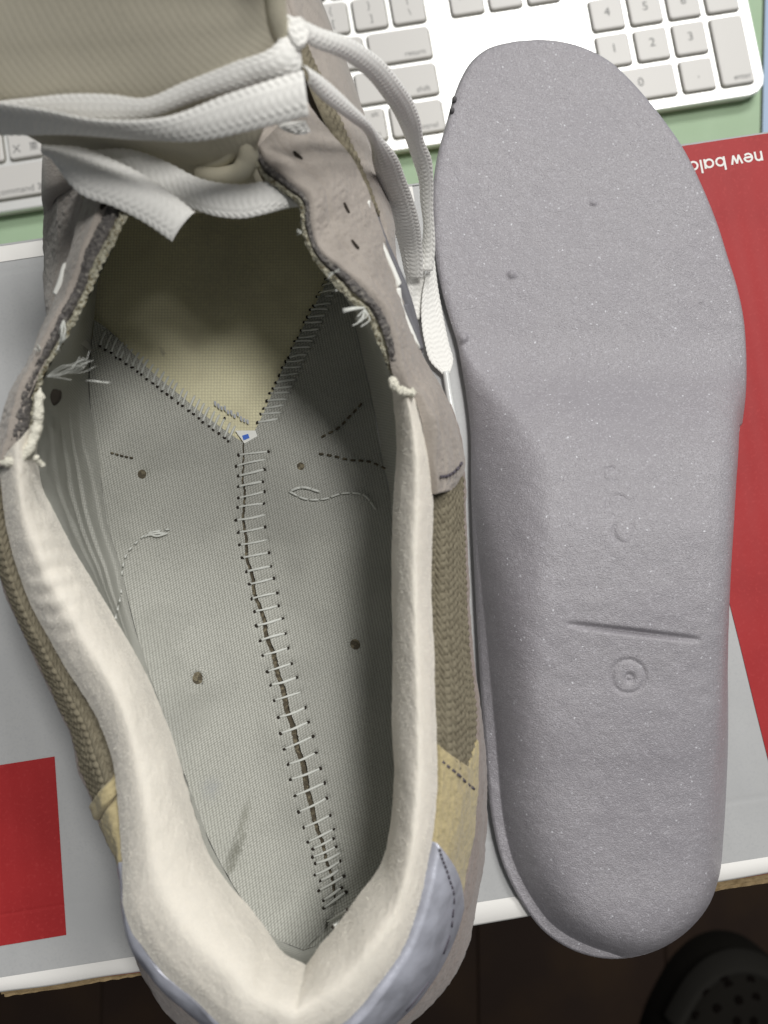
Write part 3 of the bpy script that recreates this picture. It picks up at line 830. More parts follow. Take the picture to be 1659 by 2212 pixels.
def side_rail(sgn):
    c = curve(sm_, 240, 2)[::-1].copy()
    c[:, 0] += sgn * GAPX(c[:, 1]) + jag[:240] * 1.0 + (1.5 * np.sin(c[:, 1] / 13.0))
    return c
nA, nB = 240, 150
lb = [p for p in F_L if p[1] >= 960]                 # heel -> waist
lf = [p for p in F_L if p[1] < 985 and p[1] >= 690]
edgeL = np.concatenate([curve([F_R[-1]] + lb, nA, 2), curve([lb[-1]] + lf[1:] if lf[0] == lb[-1] else [lb[-1]] + lf, nB, 2)[1:]])
inL = np.concatenate([side_rail(-1), curve(armL, nB, 2)[1:]])
rb_ = F_R[::-1]
rb = [p for p in rb_ if p[1] >= 960]; rf = [p for p in rb_ if 555 < p[1] < 960]
edgeR = np.concatenate([curve(rb, nA, 2), curve([rb[-1]] + rf, nB, 2)[1:]])
inR = np.concatenate([side_rail(1), curve(armR, nB, 2)[1:]])
marks = [(305, 1025), (650, 1007), (424, 1470), (770, 1395)]
st = []
S5 = [((1030, 860), (1160, 845)), ((1020, 908), (1145, 880)), ((1030, 950), (1143, 922)), ((1030, 996), (1135, 975)), ((1030, 1045), (1143, 1018)), ((1027, 1086), (1140, 1070))]
st += [((a[0]/2, 553 + a[1]/2), (b[0]/2, 553 + b[1]/2)) for a, b in S5]
S5 = [((1020, 35), (1145, 12)), ((1030, 88), (1145, 65)), ((1035, 142), (1155, 120)), ((1047, 198), (1162, 176)), ((1065, 258), (1170, 235)), ((1078, 312), (1183, 286)),
      ((1087, 375), (1197, 350)), ((1100, 430), (1203, 405)), ((1108, 492), (1220, 460)), ((1125, 556), (1233, 525)), ((1135, 620), (1245, 588)), ((1155, 690), (1260, 655)),
      ((1170, 748), (1282, 715)), ((1185, 815), (1297, 780)), ((1203, 887), (1320, 845)), ((1212, 957), (1332, 908)), ((1228, 1025), (1352, 970)), ((1245, 1090), (1365, 1040))]
st += [((a[0]/2, 1106 + a[1]/2), (b[0]/2, 1106 + b[1]/2)) for a, b in S5]
S7 = [((1255, 50), (1385, 2)), ((1275, 120), (1403, 65)), ((1290, 190), (1412, 130)), ((1312, 258), (1427, 205)), ((1330, 320), (1442, 265)), ((1352, 350), (1440, 305)), ((1350, 385), (1452, 340)),
      ((1362, 412), (1468, 368)), ((1360, 462), (1470, 402)), ((1385, 487), (1462, 442)), ((1378, 530), (1485, 468)), ((1398, 572), (1475, 518)), ((1400, 605), (1495, 536)), ((1415, 665), (1500, 612)), ((1437, 686), (1512, 640))]
st += [((a[0]/2, 1659 + a[1]/2), (b[0]/2, 1659 + b[1]/2)) for a, b in S7]
for i in range(26):                                    # left arm of the V
    f = i / 25.0
    x0 = 222 + (500 - 222) * f + rng.uniform(-2, 2); y0 = 740 + (946 - 740) * f**1.05 + rng.uniform(-2, 2)
    st.append(((x0 - 5, y0 + 8), (x0 + 8 + rng.uniform(-2, 2), y0 - 24)))
for i in range(23):                                    # right arm
    f = i / 22.0
    x0 = 592 + (732 - 592) * f; y0 = 905 + (600 - 905) * f + rng.uniform(-2, 2)
    st.append(((x0 - 36 + 8 * f, y0 + 3 - 2 * f + rng.uniform(-3, 3)), (x0 + 8, y0 - 2)))
def floor_panel(name, a, b):
    A_, B_ = W(a), W(b)
    S = A_[:, None] * (1 - np.linspace(0, 1, 130)[None, :, None]) + B_[:, None] * np.linspace(0, 1, 130)[None, :, None]
    # gentle dish towards the side walls
    f = np.linspace(0, 1, 130)[None]
    S[..., 2] -= 0.0022 * np.sin(np.pi * f) * np.clip((np.arange(len(a))[:, None] * -1.0 + nA) / 80, 0, 1)
    S[..., 2] += 0.00025 * vnoise(S[..., 0] * 120, S[..., 1] * 120, 51)
    for u, v in marks:
        c = W((u, v, 14 + (v > 1200) * 3))
        dd = np.hypot(S[..., 0] - c[0], S[..., 1] - c[1]) * 1000
        S[..., 2] -= 0.0010 * np.exp(-(dd / 2.2)**2)
    for a_, b_ in st:
        for e_ in (a_, b_):
            c = W((*e_, zfl(e_[1])))
            if abs(c[1] - S[..., 1]).min() > 0.01: continue
            d2 = ((S[..., 0] - c[0])**2 + (S[..., 1] - c[1])**2) * 1e6
            S[..., 2] -= 0.00055 * np.exp(-d2 / 0.7**2)
        a3, b3 = W((*a_, zfl(a_[1]))), W((*b_, zfl(b_[1])))
        c = (a3 + b3) / 2; q_ = (b3 - a3)[:2]; l_ = np.linalg.norm(q_); q_ /= l_
        du = ((S[..., 0] - c[0]) * q_[0] + (S[..., 1] - c[1]) * q_[1]) / (l_ * 0.62)
        dv = (-(S[..., 0] - c[0]) * q_[1] + (S[..., 1] - c[1]) * q_[0]) * 1000
        S[..., 2] -= 0.00025 * np.exp(-(dv / 0.7)**2 - du**4)
    # crease of the heel cloth
    c = W((512, 1830, 20)); dx = (S[..., 0] - c[0]) * 1000; dy = (S[..., 1] - c[1]) * 1000
    S[..., 2] -= 0.0008 * np.exp(-((dx - 0.25 * dy) / 1.1)**2 - (dy / 9)**2)
    FS.append(S)
    return grid(name, S, M['lining'], shoe, uv=(S[..., 0] * 1000, S[..., 1] * 1000))
FS = []
floor_panel('insole_board_cloth', inL, edgeL)
floor_panel('insole_board_cloth', inR, edgeR)
# dark backing seen in the open seam
bk = curve(sm_, 200, 2)
bl_, br_ = bk.copy(), bk.copy()
bl_[:, 0] -= 18; br_[:, 0] += 18; bl_[:, 2] -= 1.0; br_[:, 2] -= 1.0
Gb = across([W(bl_), W(br_)], 14)
Gb[..., 2] += 0.0003 * vnoise(Gb[..., 0] * 900, Gb[..., 1] * 900, 61)
grid('seam_backing', Gb, M['dark_gap'], shoe)
# cream felt of the forefoot
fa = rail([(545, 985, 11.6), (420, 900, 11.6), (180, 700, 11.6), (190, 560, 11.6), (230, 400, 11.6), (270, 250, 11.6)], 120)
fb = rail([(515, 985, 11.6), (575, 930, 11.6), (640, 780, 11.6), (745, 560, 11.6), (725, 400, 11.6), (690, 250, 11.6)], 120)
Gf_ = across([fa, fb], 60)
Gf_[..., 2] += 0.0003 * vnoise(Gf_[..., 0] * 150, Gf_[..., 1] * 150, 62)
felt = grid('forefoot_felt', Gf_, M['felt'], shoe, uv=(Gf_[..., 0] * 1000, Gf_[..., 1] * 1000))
def patch(name, px, z, m, parent, seed=0):
    c = W([(u, v, z) for u, v in px])
    return poly(name, c, [tuple(range(len(c)))] if True else [], m, parent)
for i in range(11):
    u0 = 462 + i * 7.0; v0 = 868 + i * 3.6 + rng.uniform(-4, 4)
    patch('stamp_mark', [(u0, v0), (u0 + 5, v0 + 2), (u0 + 5.5, v0 + rng.uniform(8, 15)), (u0 + 1, v0 + 9)], 12.5, M['stamp'], felt)
tagl = patch('paper_label', [(508, 930), (552, 930), (556, 942), (528, 958)], 12.6, M['emblem_white'], shoe)
patch('blue_print', [(523, 941), (536, 937), (539, 946), (526, 951)], 12.75, M['blue_ink'], tagl)

def to_px(P):
    q = P - np.array([0, 0, CAM_H]); ct, st_ = math.cos(TILT), math.sin(TILT)
    y = q[..., 1] * ct + q[..., 2] * st_; z = -q[..., 1] * st_ + q[..., 2] * ct
    return np.stack([829.5 + FPX * q[..., 0] / -z, 1106 - FPX * y / -z], -1)
_pts = np.concatenate([g_.reshape(-1, 3) for g_ in FS + [Gf_, S_wall]])
_pxl = to_px(_pts)
def zat(u, v):
    d_ = np.hypot(_pxl[:, 0] - u, _pxl[:, 1] - v)
    k_ = d_ < max(5.0, d_.min() + 1)
    return float(_pts[k_][:, 2].max() * 1000)
# ---- stitches: (left end, right end) in pixels
hole_me = None
for (a, b) in st:
    za, zb = zat(*a) + 0.0, zat(*b) + 0.0
    n_ = 13
    f = np.linspace(0, 1, n_)
    P_ = W(np.stack([a[0] + (b[0] - a[0]) * f, a[1] + (b[1] - a[1]) * f + rng.uniform(-1, 1) * np.sin(f * np.pi) * 2, za + (zb - za) * f], -1))
    P_[:, 2] += 0.0007 * np.sin(np.pi * f)**0.6 - 0.00025
    s_ = tube('stitch', P_, 0.00031 + 0.00010 * rng.random(), M['thread'], shoe, 12, flat=0.75, lobes=1)
    for e_, zz in ((a, za), (b, zb)):
        if e_ is b and (rng.random() < 0.3 or a[1] < 935): continue
        if hole_me is None:
            an = np.linspace(0, 2 * np.pi, 10, endpoint=False)
            rr = [np.stack([r_ * np.cos(an), r_ * np.sin(an), np.full(10, z_)], -1) for r_, z_ in ((0.00052, 0.0), (0.00042, 0.00016))]
            h_ = stack('stitch_hole', rr, M['hole'], None, True)
            hole_me = h_.data
        else:
            h_ = bpy.data.objects.new('stitch_hole', hole_me); COL.objects.link(h_)
        h_.parent = s_
        c = W((*e_, zz)); c[2] += 0.00002
        h_.location = c - origin(shoe)
        h_.rotation_euler = (0, 0, rng.uniform(0, 6)); h_.scale = (0.85 + 0.4 * rng.random(), 0.65 + 0.3 * rng.random(), 1)
# punched holes in the floor cloth
for (u, v), (ra, rb2, an0) in zip(marks, ((2.0, 2.4, 0.3), (2.0, 2.4, 0.9), (1.8, 2.7, -0.3), (1.6, 2.6, 0.7))):
    c = W((u, v, zat(u, v) + 0.1)); an = np.linspace(0, 2 * np.pi, 24, endpoint=False)
    def el(k, z):
        x_, y_ = ra * k * np.cos(an), rb2 * k * np.sin(an)
        return np.stack([c[0] + (x_ * math.cos(an0) - y_ * math.sin(an0)) / 1000, c[1] + (x_ * math.sin(an0) + y_ * math.cos(an0)) / 1000, np.full(24, c[2] + z / 1000)], -1)
    rg = grid('hole_rim', np.stack([el(1.6, -0.3), el(1.25, 0.22), el(0.98, 0.2), el(0.85, -0.3)], 1), M['lining'], shoe, close_u=True)
    stack('hole_bottom', [el(0.97, 0.02), el(0.5, 0.08)], M['dark_gap'], rg)
# seam threads and stitched lines on the cloth
def line_stitches(name, pts, n, m, rad, z=0.3, duty=0.6):
    c = curve(zs([(p[0], p[1], zat(p[0], p[1]) + z) for p in pts], 0), n * 6, 2)
    for i in range(n):
        q = c[i * 6: i * 6 + 1 + int(6 * duty)]
        if len(q) < 2: continue
        Pq = W(q); Pq[:, 2] += 0.0003 * np.sin(np.linspace(0, np.pi, len(q)))
        tube(name, Pq, rad, m, shoe, 5)
line_stitches('seam_thread', [(250, 1335, 24), (262, 1280, 21), (265, 1230, 19), (275, 1195, 17), (292, 1175, 17), (320, 1152, 16), (345, 1146, 16), (372, 1143, 16)], 14, M['thread'], 0.0003)
line_stitches('seam_thread', [(690, 980), (720, 985), (752, 993), (800, 998, 22), (838, 1015, 30)], 9, M['dark_gap'], 0.00035)
line_stitches('seam_thread', [(695, 944), (730, 925), (757, 898, 20), (785, 868, 26)], 7, M['dark_gap'], 0.00035)
line_stitches('seam_thread', [(625, 1062), (660, 1078), (700, 1078), (740, 1066), (790, 1072, 20), (812, 1100, 22)], 9, M['thread'], 0.00034, 0.4, 0.9)
line_stitches('seam_thread', [(240, 978), (265, 985), (290, 990)], 5, M['dark_gap'], 0.0003)
line_stitches('seam_thread', [(628, 1060), (650, 1053), (690, 1062)], 3, M['thread'], 0.00045, 0.4, 1.0)
for k in range(3):
    c = curve([(312 + 6 * k, 1160 - 3 * k, zat(315, 1158) + .4), (335, 1148 + 5 * k, zat(335, 1150) + .9), (352 + 5 * k, 1152, zat(352, 1152) + .4)], 12, 2)
    tube('loose_thread', W(c), 0.00035, M['thread'], shoe, 5)
# eyelet seen from inside on the left wall
def slit(name, u, v, z, la, lb, an0, m, parent, tilt=(0, 0)):
    an = np.linspace(0, 2 * np.pi, 18, endpoint=False)
    c = W((u, v, z))
    def el(k, dz):
        x_, y_ = la * k * np.cos(an), lb * k * np.sin(an) * (1 + 0.15 * np.sin(3 * an))
        X_, Y_ = x_ * math.cos(an0) - y_ * math.sin(an0), x_ * math.sin(an0) + y_ * math.cos(an0)
        return np.stack([c[0] + X_ / 1000, c[1] + Y_ / 1000, c[2] + (dz + X_ * tilt[0] + Y_ * tilt[1]) / 1000], -1)
    return stack(name, [el(1.1, -0.8), el(1.0, 0.0), el(0.6, 0.05)], m, parent, True)

# ---- outside of the upper
K_R = [(965, 870, 50), (992, 968, 48), (997, 1060, 46), (1000, 1171, 45), (1004, 1256, 45), (1012, 1406, 45), (1022, 1500, 44), (1026, 1600, 43), (1023, 1709, 42), (1017, 1784, 42), (1000, 1884, 42),
       (985, 1960, 42), (955, 2050, 42), (910, 2125, 42), (850, 2190, 42), (750, 2255, 42), (620, 2290, 42)]
K_L = [(515, 2252, 44), (440, 2201, 46), (405, 2172, 48), (342, 2113, 50), (303, 2055, 51), (292, 1984, 51), (284, 1925, 50), (272, 1884, 50), (262, 1852, 50), (246, 1825, 50), (219, 1769, 50), (206, 1729, 50),
       (182, 1674, 51), (155, 1572, 52), (128, 1516, 52), (80, 1412, 53), (30, 1306, 54), (0, 1225, 55), (-18, 1160, 56), (-28, 1080, 57)]
M_R = [(945, 880, 27), (970, 968, 27), (982, 1060, 27), (988, 1171, 27), (994, 1256, 27), (1006, 1406, 27), (1024, 1500, 27), (1036, 1590, 27), (1042, 1659, 27), (1044, 1734, 27), (1040, 1834, 27), (1022, 1959, 27),
       (1004, 2039, 27), (964, 2119, 27), (890, 2199, 27), (770, 2275, 27), (620, 2312, 27)]
M_L = [(500, 2285, 27), (400, 2215, 27), (330, 2130, 27), (300, 2050, 27), (290, 1960, 27), (282, 1880, 27), (268, 1800, 27), (245, 1720, 27), (215, 1640, 27), (180, 1540, 27), (130, 1430, 27), (85, 1330, 27), (50, 1240, 27), (30, 1150, 27), (25, 1090, 27)]
Kc, Mc = urail(K_R, K_L, NN), urail(M_R, M_L, NN)
Qm = mixr(Oc, Kc, 0.5, 3.5)
S_q = across([W(mixr(Oc, Ic, 0.05, -3.0)), W(Qm), W(Kc)], 50)
yR = Oc[:NN, 1]; yL = Oc[NN - 1:, 1]
def s_at(side, y, K=0.5):
    """surface parameter where the side panel passes pixel row y (O and K rails averaged)"""
    m_ = Oc * (1 - K) + Kc * K
    if side > 0: return np.interp(y, m_[:NN, 1], np.arange(NN)) / (2 * NN - 2)
    return (NN - 1 + np.interp(-y, -m_[NN - 1:, 1], np.arange(NN))) / (2 * NN - 2)
def knit(u, v):
    p = 1.9; q_ = 1.5
    col_ = np.floor(v / q_); fv = v / q_ - col_
    sgn = np.where(col_ % 2 == 0, 1, -1)
    a = np.sin(np.pi * ((u / p + sgn * fv * 0.5) % 1))
    return (0.75 * np.abs(a)**0.7 * np.sin(np.pi * fv)**0.5 + 0.25 * vnoise(u / 3, v / 3, 71)) * 0.00085
panel('knit_panel', S_q, 0.0, lambda b: s_at(1, 1668 - 75 * np.clip((b - 0.72) / 0.28, 0, 1)), 0.0, 1.0, 520, 110, M['knit'], shoe, off=0.0004, disp=knit)
panel('knit_panel', S_q, s_at(-1, 1730), 1.0, 0.0, 1.0, 520, 110, M['knit'], shoe, off=0.0004, disp=knit)
fz = lambda u, v: 0.00018 * vnoise(u / 0.9, v / 0.9, 72) + 0.0003 * vnoise(u / 5, v / 5, 73)
panel('tan_panel', S_q, lambda b: s_at(1, 1640 - 75 * np.clip((b - 0.72) / 0.28, 0, 1)), s_at(1, 1965), 0.0, 1.0, 150, 60, M['tan'], shoe, off=0.0013, disp=fz)
panel('tan_panel', S_q, s_at(-1, 1905), lambda b: s_at(-1, 1745 + 0 * b), 0.0, 1.0, 120, 60, M['tan'], shoe, off=0.0013, disp=fz)
panel('tan_band', S_q, s_at(-1, 1742), s_at(-1, 1700), 0.0, 1.0, 40, 60, M['tan'], shoe, off=0.0018, disp=fz)
line_pts = []
lz = lambda u, v: 0.00018 * vnoise(u / 5, v / 5, 74) + 0.0004 * np.sin(np.pi * v / max(v.max(), 1e-6))
panel('heel_counter', S_q, lambda b: s_at(1, 1850) + 0.030 * (b - 0.15)**2, lambda b: s_at(-1, 1845) - 0.01 * b, 0.0, lambda a: np.full_like(a, 0.97), 300, 60, M['lilac'], shoe, off=lambda q: 0.0026 - 0.0014 * np.clip((q - 0.4) / 0.25, 0, 1), r=1.4, disp=lz)
def surf_line(name, S, sv, n, m, rad, off, duty=0.6):
    sv = np.asarray(sv, float)
    c = curve(sv, n * 6)
    P_ = sample(S, c[:, 0], c[:, 1])
    N_ = sample(up_normals(S), c[:, 0], c[:, 1])
    P_ = P_ + N_ * off
    for i in range(n):
        q = P_[i * 6: i * 6 + 1 + int(6 * duty)]
        tube(name, q, rad, m, shoe, 5)
M['dark_thread'] = mat('dark_thread', (0.10, 0.09, 0.11), 0.7)
s1 = s_at(1, 1675)
surf_line('dark_stitch', S_q, [(s1, 0.05), (s1, 0.35), (s1 + 0.002, 0.7), (s1 + 0.002, 0.9)], 7, M['dark_thread'], 0.0004, 0.0013)
s2 = s_at(1, 1868)
surf_line('dark_stitch', S_q, [(s2, 0.0), (s2 + 0.010, 0.35), (s2 + 0.028, 0.62), (s2 + 0.055, 0.74), (s2 + 0.11, 0.78)], 15, M['dark_thread'], 0.00026, 0.0031)
# foxing and midsole
S_fx = across([W(Kc), W(Kc * 0.5 + Mc * 0.5 + np.array([0, 0, 2.0])), W(Mc)], 30)
sheet('foxing', S_fx, M['foxing'], shoe, off=0.0012, disp=fz)
Wb = W(Mc); Wb2 = Wb.copy(); Wb2[:, 2] = 0.0015
Wb3 = Wb2.copy(); Wb3[:, 2] = 0.0002; Wb3 += np.concatenate([(cen - Wb3)[:, :2] * 0.05, np.zeros((len(Wb3), 1))], 1)
midw = Wb.copy(); midw[:, 2] = 0.014
grid('midsole', np.stack([Wb, midw, Wb2, Wb3], 1), M['rubber'], shoe)

# ---- front: vamp and toe
VT = [(600, -60, 60), (640, 60, 62), (665, 125, 62), (702, 190, 61), (750, 300, 59), (790, 400, 55), (828, 520, 51), (862, 640, 47), (895, 740, 47)]
VK = [(645, -60, 34), (685, 0, 36), (715, 75, 37), (750, 160, 38), (780, 250, 38), (823, 403, 38), (845, 476, 38), (850, 560, 39), (872, 650, 41), (900, 740, 44)]
a, b = curve(VT, 160, 2), curve(VK, 160, 2)
sheet('vamp_side', across([W(a), W(mixr(a, b, .5, 5)), W(b)], 50), M['suede'], shoe, off=0.001, disp=fz)
dwn = W(b); low = dwn.copy(); low[:, 0] -= 0.002; low[:, 2] = 0.0003
grid('midsole_side', np.stack([dwn, dwn * .5 + low * .5, low], 1), M['rubber'], shoe)
GV = [(640, 60, 74), (672, 170, 73), (705, 250, 71), (760, 350, 68), (800, 440, 64)]
GW = [(660, 100, 64), (702, 190, 62), (740, 275, 60), (785, 375, 58), (820, 470, 56)]
sheet('knit_gusset', across([rail(GV, 200), rail(GW, 200)], 40), M['knit'], shoe, off=0.0002, disp=knit)
VTL = [(205, 400, 66), (183, 470, 64), (170, 545, 62), (150, 610, 60), (122, 690, 58)]
VKL = [(107, 340, 44), (102, 440, 44), (100, 553, 44), (101, 612, 45), (110, 690, 47)]
a, b = curve(VTL, 100, 2), curve(VKL, 100, 2)
sheet('vamp_side', across([W(a), W(mixr(a, b, .55, 4)), W(b)], 50), M['suede'], shoe, off=0.001, disp=fz)
dwn = W(b); low = dwn.copy(); low[:, 2] = 0.0003
grid('midsole_side', np.stack([dwn, dwn * .5 + low * .5, low], 1), M['rubber'], shoe)
c_ = curve([(194, 440, 72), (184, 500, 70), (172, 560, 68), (160, 610, 64)], 60, 2); d_ = curve([(184, 440, 60), (172, 500, 58), (160, 560, 57), (150, 610, 56)], 60, 2)
sheet('knit_gusset', across([W(c_), W(d_)], 12), M['knit'], shoe, off=0.0002)
# toe dome over the forefoot
rb0 = W([(842, 476, 36), (823, 403, 36), (780, 250, 36), (750, 160, 36), (715, 75, 35), (685, 0, 34)])
lb0 = W([(104, 480, 42), (106, 420, 40), (112, 330, 40), (130, 230, 39), (160, 130, 37), (205, 20, 35)])
tip = np.array([-0.052, 0.215, 0.03])
rb1 = curve(np.concatenate([rb0, [(-0.028, 0.195, 0.032)], [tip]]), 60)
lb1 = curve(np.concatenate([lb0, [(-0.080, 0.195, 0.032)], [tip]]), 60)
zc = np.linspace(0, 1, 60)
def dome(f, k):
    q = rb1 * (1 - f) + lb1 * f
    q[:, 2] += k * (0.036 - 0.006 * np.exp(-zc / 0.15)) * (1 - zc**2.2); return q
S_t = across([rb1, dome(.08, .55), dome(.28, .9), dome(.5, 1.0), dome(.72, .9), dome(.92, .55), lb1], 60)
S_t2 = S_t
sheet('toe_box', S_t2, M['suede'], shoe, off=0.0012, disp=fz)
low = lb1.copy(); low[:, 2] = 0.0003; low2 = rb1.copy(); low2[:, 2] = 0.0003
grid('midsole_side', np.stack([rb1 - [0.003, 0, 0], low2 - [0.004, 0, 0]], 1), M['rubber'], shoe)
grid('midsole_side', np.stack([lb1 + [0.003, 0, 0], low + [0.004, 0, 0]], 1), M['rubber'], shoe)

# ---- eyestays
E_in = [(556, 318, 84), (578, 354, 85), (600, 373, 85), (635, 401, 84.5), (662, 424, 84), (672, 476, 83), (677, 510, 82), (692, 542, 82), (732, 577, 81), (767, 606, 80), (799, 638, 79), (821, 662, 78), (838, 694, 77), (849, 731, 76),
        (854, 768, 75), (862, 805, 74), (882, 838, 73), (902, 850, 73), (922, 900, 73), (931, 953, 72), (937, 1010, 70), (940, 1068, 67)]
E_out = [(655, 215, 72), (690, 265, 71), (770, 370, 68), (800, 440, 66), (840, 560, 62), (880, 700, 58), (906, 768, 57), (954, 850, 55), (974, 898, 54), (992, 962, 53), (998, 1008, 53), (970, 1060, 58)]
a, b = curve(E_in, 320, 2), curve(E_out, 320, 2)
S_e = across([W(a), W(mixr(a, b, .35, 1.6)), W(mixr(a, b, .7, 1.8)), W(b)], 70)
wr = lambda u, v: fz(u, v) + 0.0005 * vnoise(u / 9, v / 9, 75) * 1.0 - 0.0004 * np.exp(-((v - 5.0) / 0.5)**2)
sheet('eyestay', S_e, M['suede'], shoe, off=0.0010, thick=0.0016, disp=wr)
for u, v in ((640, 344), (741, 454), (760, 533)):
    q_ = to_px(S_e); i_ = np.unravel_index(np.argmin(np.hypot(q_[..., 0] - u, q_[..., 1] - v)), q_.shape[:2])
    n_e = up_normals(S_e)[i_]; c_e = S_e[i_] + n_e * 0.00125
    d_e = W((u + 12, v + 7.5, S_e[i_][2] * 1000)) - S_e[i_]; d_e -= n_e * (d_e @ n_e); d_e /= np.linalg.norm(d_e)
    k_e = np.cross(n_e, d_e); an = np.linspace(0, 2 * np.pi, 20, endpoint=False)
    def el(k, dz): return c_e + (np.cos(an)[:, None] * d_e * 1.35 + np.sin(an)[:, None] * k_e * 0.40 * (1 + 0.15 * np.sin(3 * an))[:, None]) * k / 1000 + n_e * dz / 1000
    stack('eyelet', [el(1.0, -0.9), el(1.0, 0.12), el(0.6, 0.05)], M['hole'], shoe, True)
surf_line('dark_stitch', S_e, [(0.955, 0.06), (0.955, 0.3), (0.945, 0.55), (0.925, 0.8)], 7, M['dark_thread'], 0.0004, 0.0014)
EL_in = [(262, 405, 84), (230, 450, 83), (205, 500, 82), (182, 550, 82), (168, 603, 81), (130, 678, 80), (90, 763, 78), (40, 873, 76), (20, 968, 74), (5, 1010, 73)]
EL_out = [(195, 400, 74), (183, 450, 73), (160, 540, 71), (135, 620, 69), (108, 687, 68), (82, 753, 68), (30, 853, 67), (6, 928, 66), (-20, 1010, 64)]
a, b = curve(EL_in, 200, 2), curve(EL_out, 200, 2)
S_el = across([W(a), W(mixr(a, b, .5, 1.5)), W(b)], 40)
sheet('eyestay', S_el, M['suede'], shoe, off=0.0010, thick=0.0016, disp=fz)
slit('eyelet', 222, 440, 85.2, 1.2, 0.4, R(58), M['hole'], shoe)
slit('eyelet', 119, 855, 66.0, 0.8, 1.9, R(-8), M['hole'], shoe, tilt=(-1.2, 0))
# suede skirt that closes the left quarter below the eyestay
a = curve(EL_out[4:], 120, 2); b = a.copy(); b[:, 0] += 4; b[:, 2] = 45
cbt = W(b); cl = cbt.copy(); cl[:, 2] = 0.0003
grid('quarter', np.stack([W(a), cbt, cl], 1), M['suede'], shoe)
# side pieces that close the sole between forefoot and quarter
def closing(c1, c2, m):
    A_, B_ = [], []
    for c_, o_ in ((c1, A_), (c2, B_)):
        P_ = [W(q) for q in c_]; e_ = P_[-1].copy(); e_[2] = 0.0003
        o_ += P_ + [e_]
    A_, B_ = curve(np.array(A_), 24), curve(np.array(B_), 24)
    f = np.linspace(0, 1, 24)[:, None, None]
    grid('side_wall', A_[None] * (1 - f) + B_[None] * f, m, shoe)
closing([(885, 715, 46), (896, 735, 40), (890, 735, 24)], [(968, 880, 50), (972, 920, 40), (952, 900, 27)], M['foxing'])
closing([(-14, 985, 64), (-8, 990, 45)], [(-30, 1095, 57), (20, 1110, 27)], M['foxing'])
# torn edges: dark foam and frayed cloth between suede and lining
def torn(top, edge, n, seed):
    a, b = curve(top, n, 2), curve(edge, n, 2)
    A_, B_ = W(a), W(b)
    f = np.linspace(0, 1, 26)[None, :, None]
    S = A_[:, None] * (1 - f) + B_[:, None] * f
    u, v = uvmm(S)
    vf_ = f[..., 0]
    z = 0.0006 * np.sin(np.pi * vf_) + 0.00035 * vnoise(u / 0.9, v / 0.9, seed) + 0.00025 * vnoise(u / 0.45, v / 0.45, seed + 1) - 0.0013 * np.exp(-((vf_ - 0.42 - 0.08 * vnoise(u / 5, u * 0, seed)) / 0.07)**2)
    S[..., 2] += z
    S[..., 0] += 0.00025 * vnoise(u / 0.55, v / 0.7, seed + 2) * (1 - vf_)
    grid('frayed_edge', S[:, :12], M['frayed'], shoe)
    grid('foam_edge', S[:, 11:], M['foam'], shoe)
torn([(p[0], p[1], p[2]) for p in T_R], E_in[:16], 420, 81)
torn([(p[0], p[1], p[2] + 4) for p in T_L[::-1]] + [(78, 950, 70), (40, 985, 70), (8, 1004, 71)], EL_in, 420, 91)
def fleece_edge(pts, rad, seed):
    c = curve(pts, 90, 2)
    C = W(c)
    r_ = rad * (1 + 0.25 * vnoise(np.linspace(0, 14, 90), np.zeros(90), seed))
    T_, A_, B_ = frames(C)
    th = np.linspace(0, 2 * np.pi, 16, endpoint=False)
    rr_ = r_[:, None] * (1 + 0.22 * vnoise(np.linspace(0, 30, 90)[:, None] + 0 * th, th[None] * 2 + 0 * r_[:, None], seed + 1))
    r2 = rr_ * np.clip(np.minimum(np.linspace(0, 10, 90), np.linspace(10, 0, 90)), 0.15, 1)[:, None]
    G = C[:, None] + r2[..., None] * (np.cos(th)[None, :, None] * A_[:, None] + np.sin(th)[None, :, None] * B_[:, None])
    grid('torn_fleece', G, M['raw_fleece'], shoe, close_v=True)
fleece_edge([(87, 838, 77), (84, 880, 77), (80, 925, 76), (66, 962, 76), (42, 990, 76), (15, 999, 76), (-6, 998, 76)], 0.0012, 101)
fleece_edge([(846, 812, 77), (850, 828, 78), (862, 842, 78), (880, 848, 77), (901, 848, 76)], 0.0010, 102)
fleece_edge([(75, 985, 78), (90, 1003, 76), (98, 1006, 76)], 0.0006, 103)
# loose white threads
def wisp(p0, dirs, z, n, rad, spread):
    for i in range(n):
        d_ = np.array(dirs[i % len(dirs)], float)
        e_ = np.array(p0[:2]) + d_ + rng.normal(0, spread, 2)
        m_ = (np.array(p0[:2]) + e_) / 2 + rng.normal(0, spread * 0.8, 2)
        c = curve([(p0[0], p0[1], z), (m_[0], m_[1], z + 1.5), (e_[0], e_[1], z + rng.uniform(-1, 2))], 14, 2)
        tube('loose_thread', W(c), rad, M['thread'], shoe, 5)
wisp((788, 668), [(-16, 28)], 79, 9, 0.00016, 6)
wisp((787, 665), [(-46, 6)], 79, 3, 0.00030, 1.5)
wisp((100, 814), [(50, 0), (80, -34), (72, -40)], 78, 6, 0.00006, 9)
wisp((150, 806), [(40, -40), (50, -20)], 77, 6, 0.00005, 7)
wisp((185, 822), [(52, 6)], 76, 4, 0.00007, 3)
wisp((138, 690), [(-3, 50), (-12, 36)], 80, 3, 0.0002, 4)
wisp((86, 760), [(-8, -10)], 79, 3, 0.00014, 4)
wisp((130, 745), [(4, -30), (14, -22), (-6, 20)], 79, 6, 0.00014, 5)
wisp((720, 590), [(-9, 6), (6, -6)], 82, 5, 0.00012, 4)
wisp((650, 500), [(-8, 3)], 83, 4, 0.00012, 4)

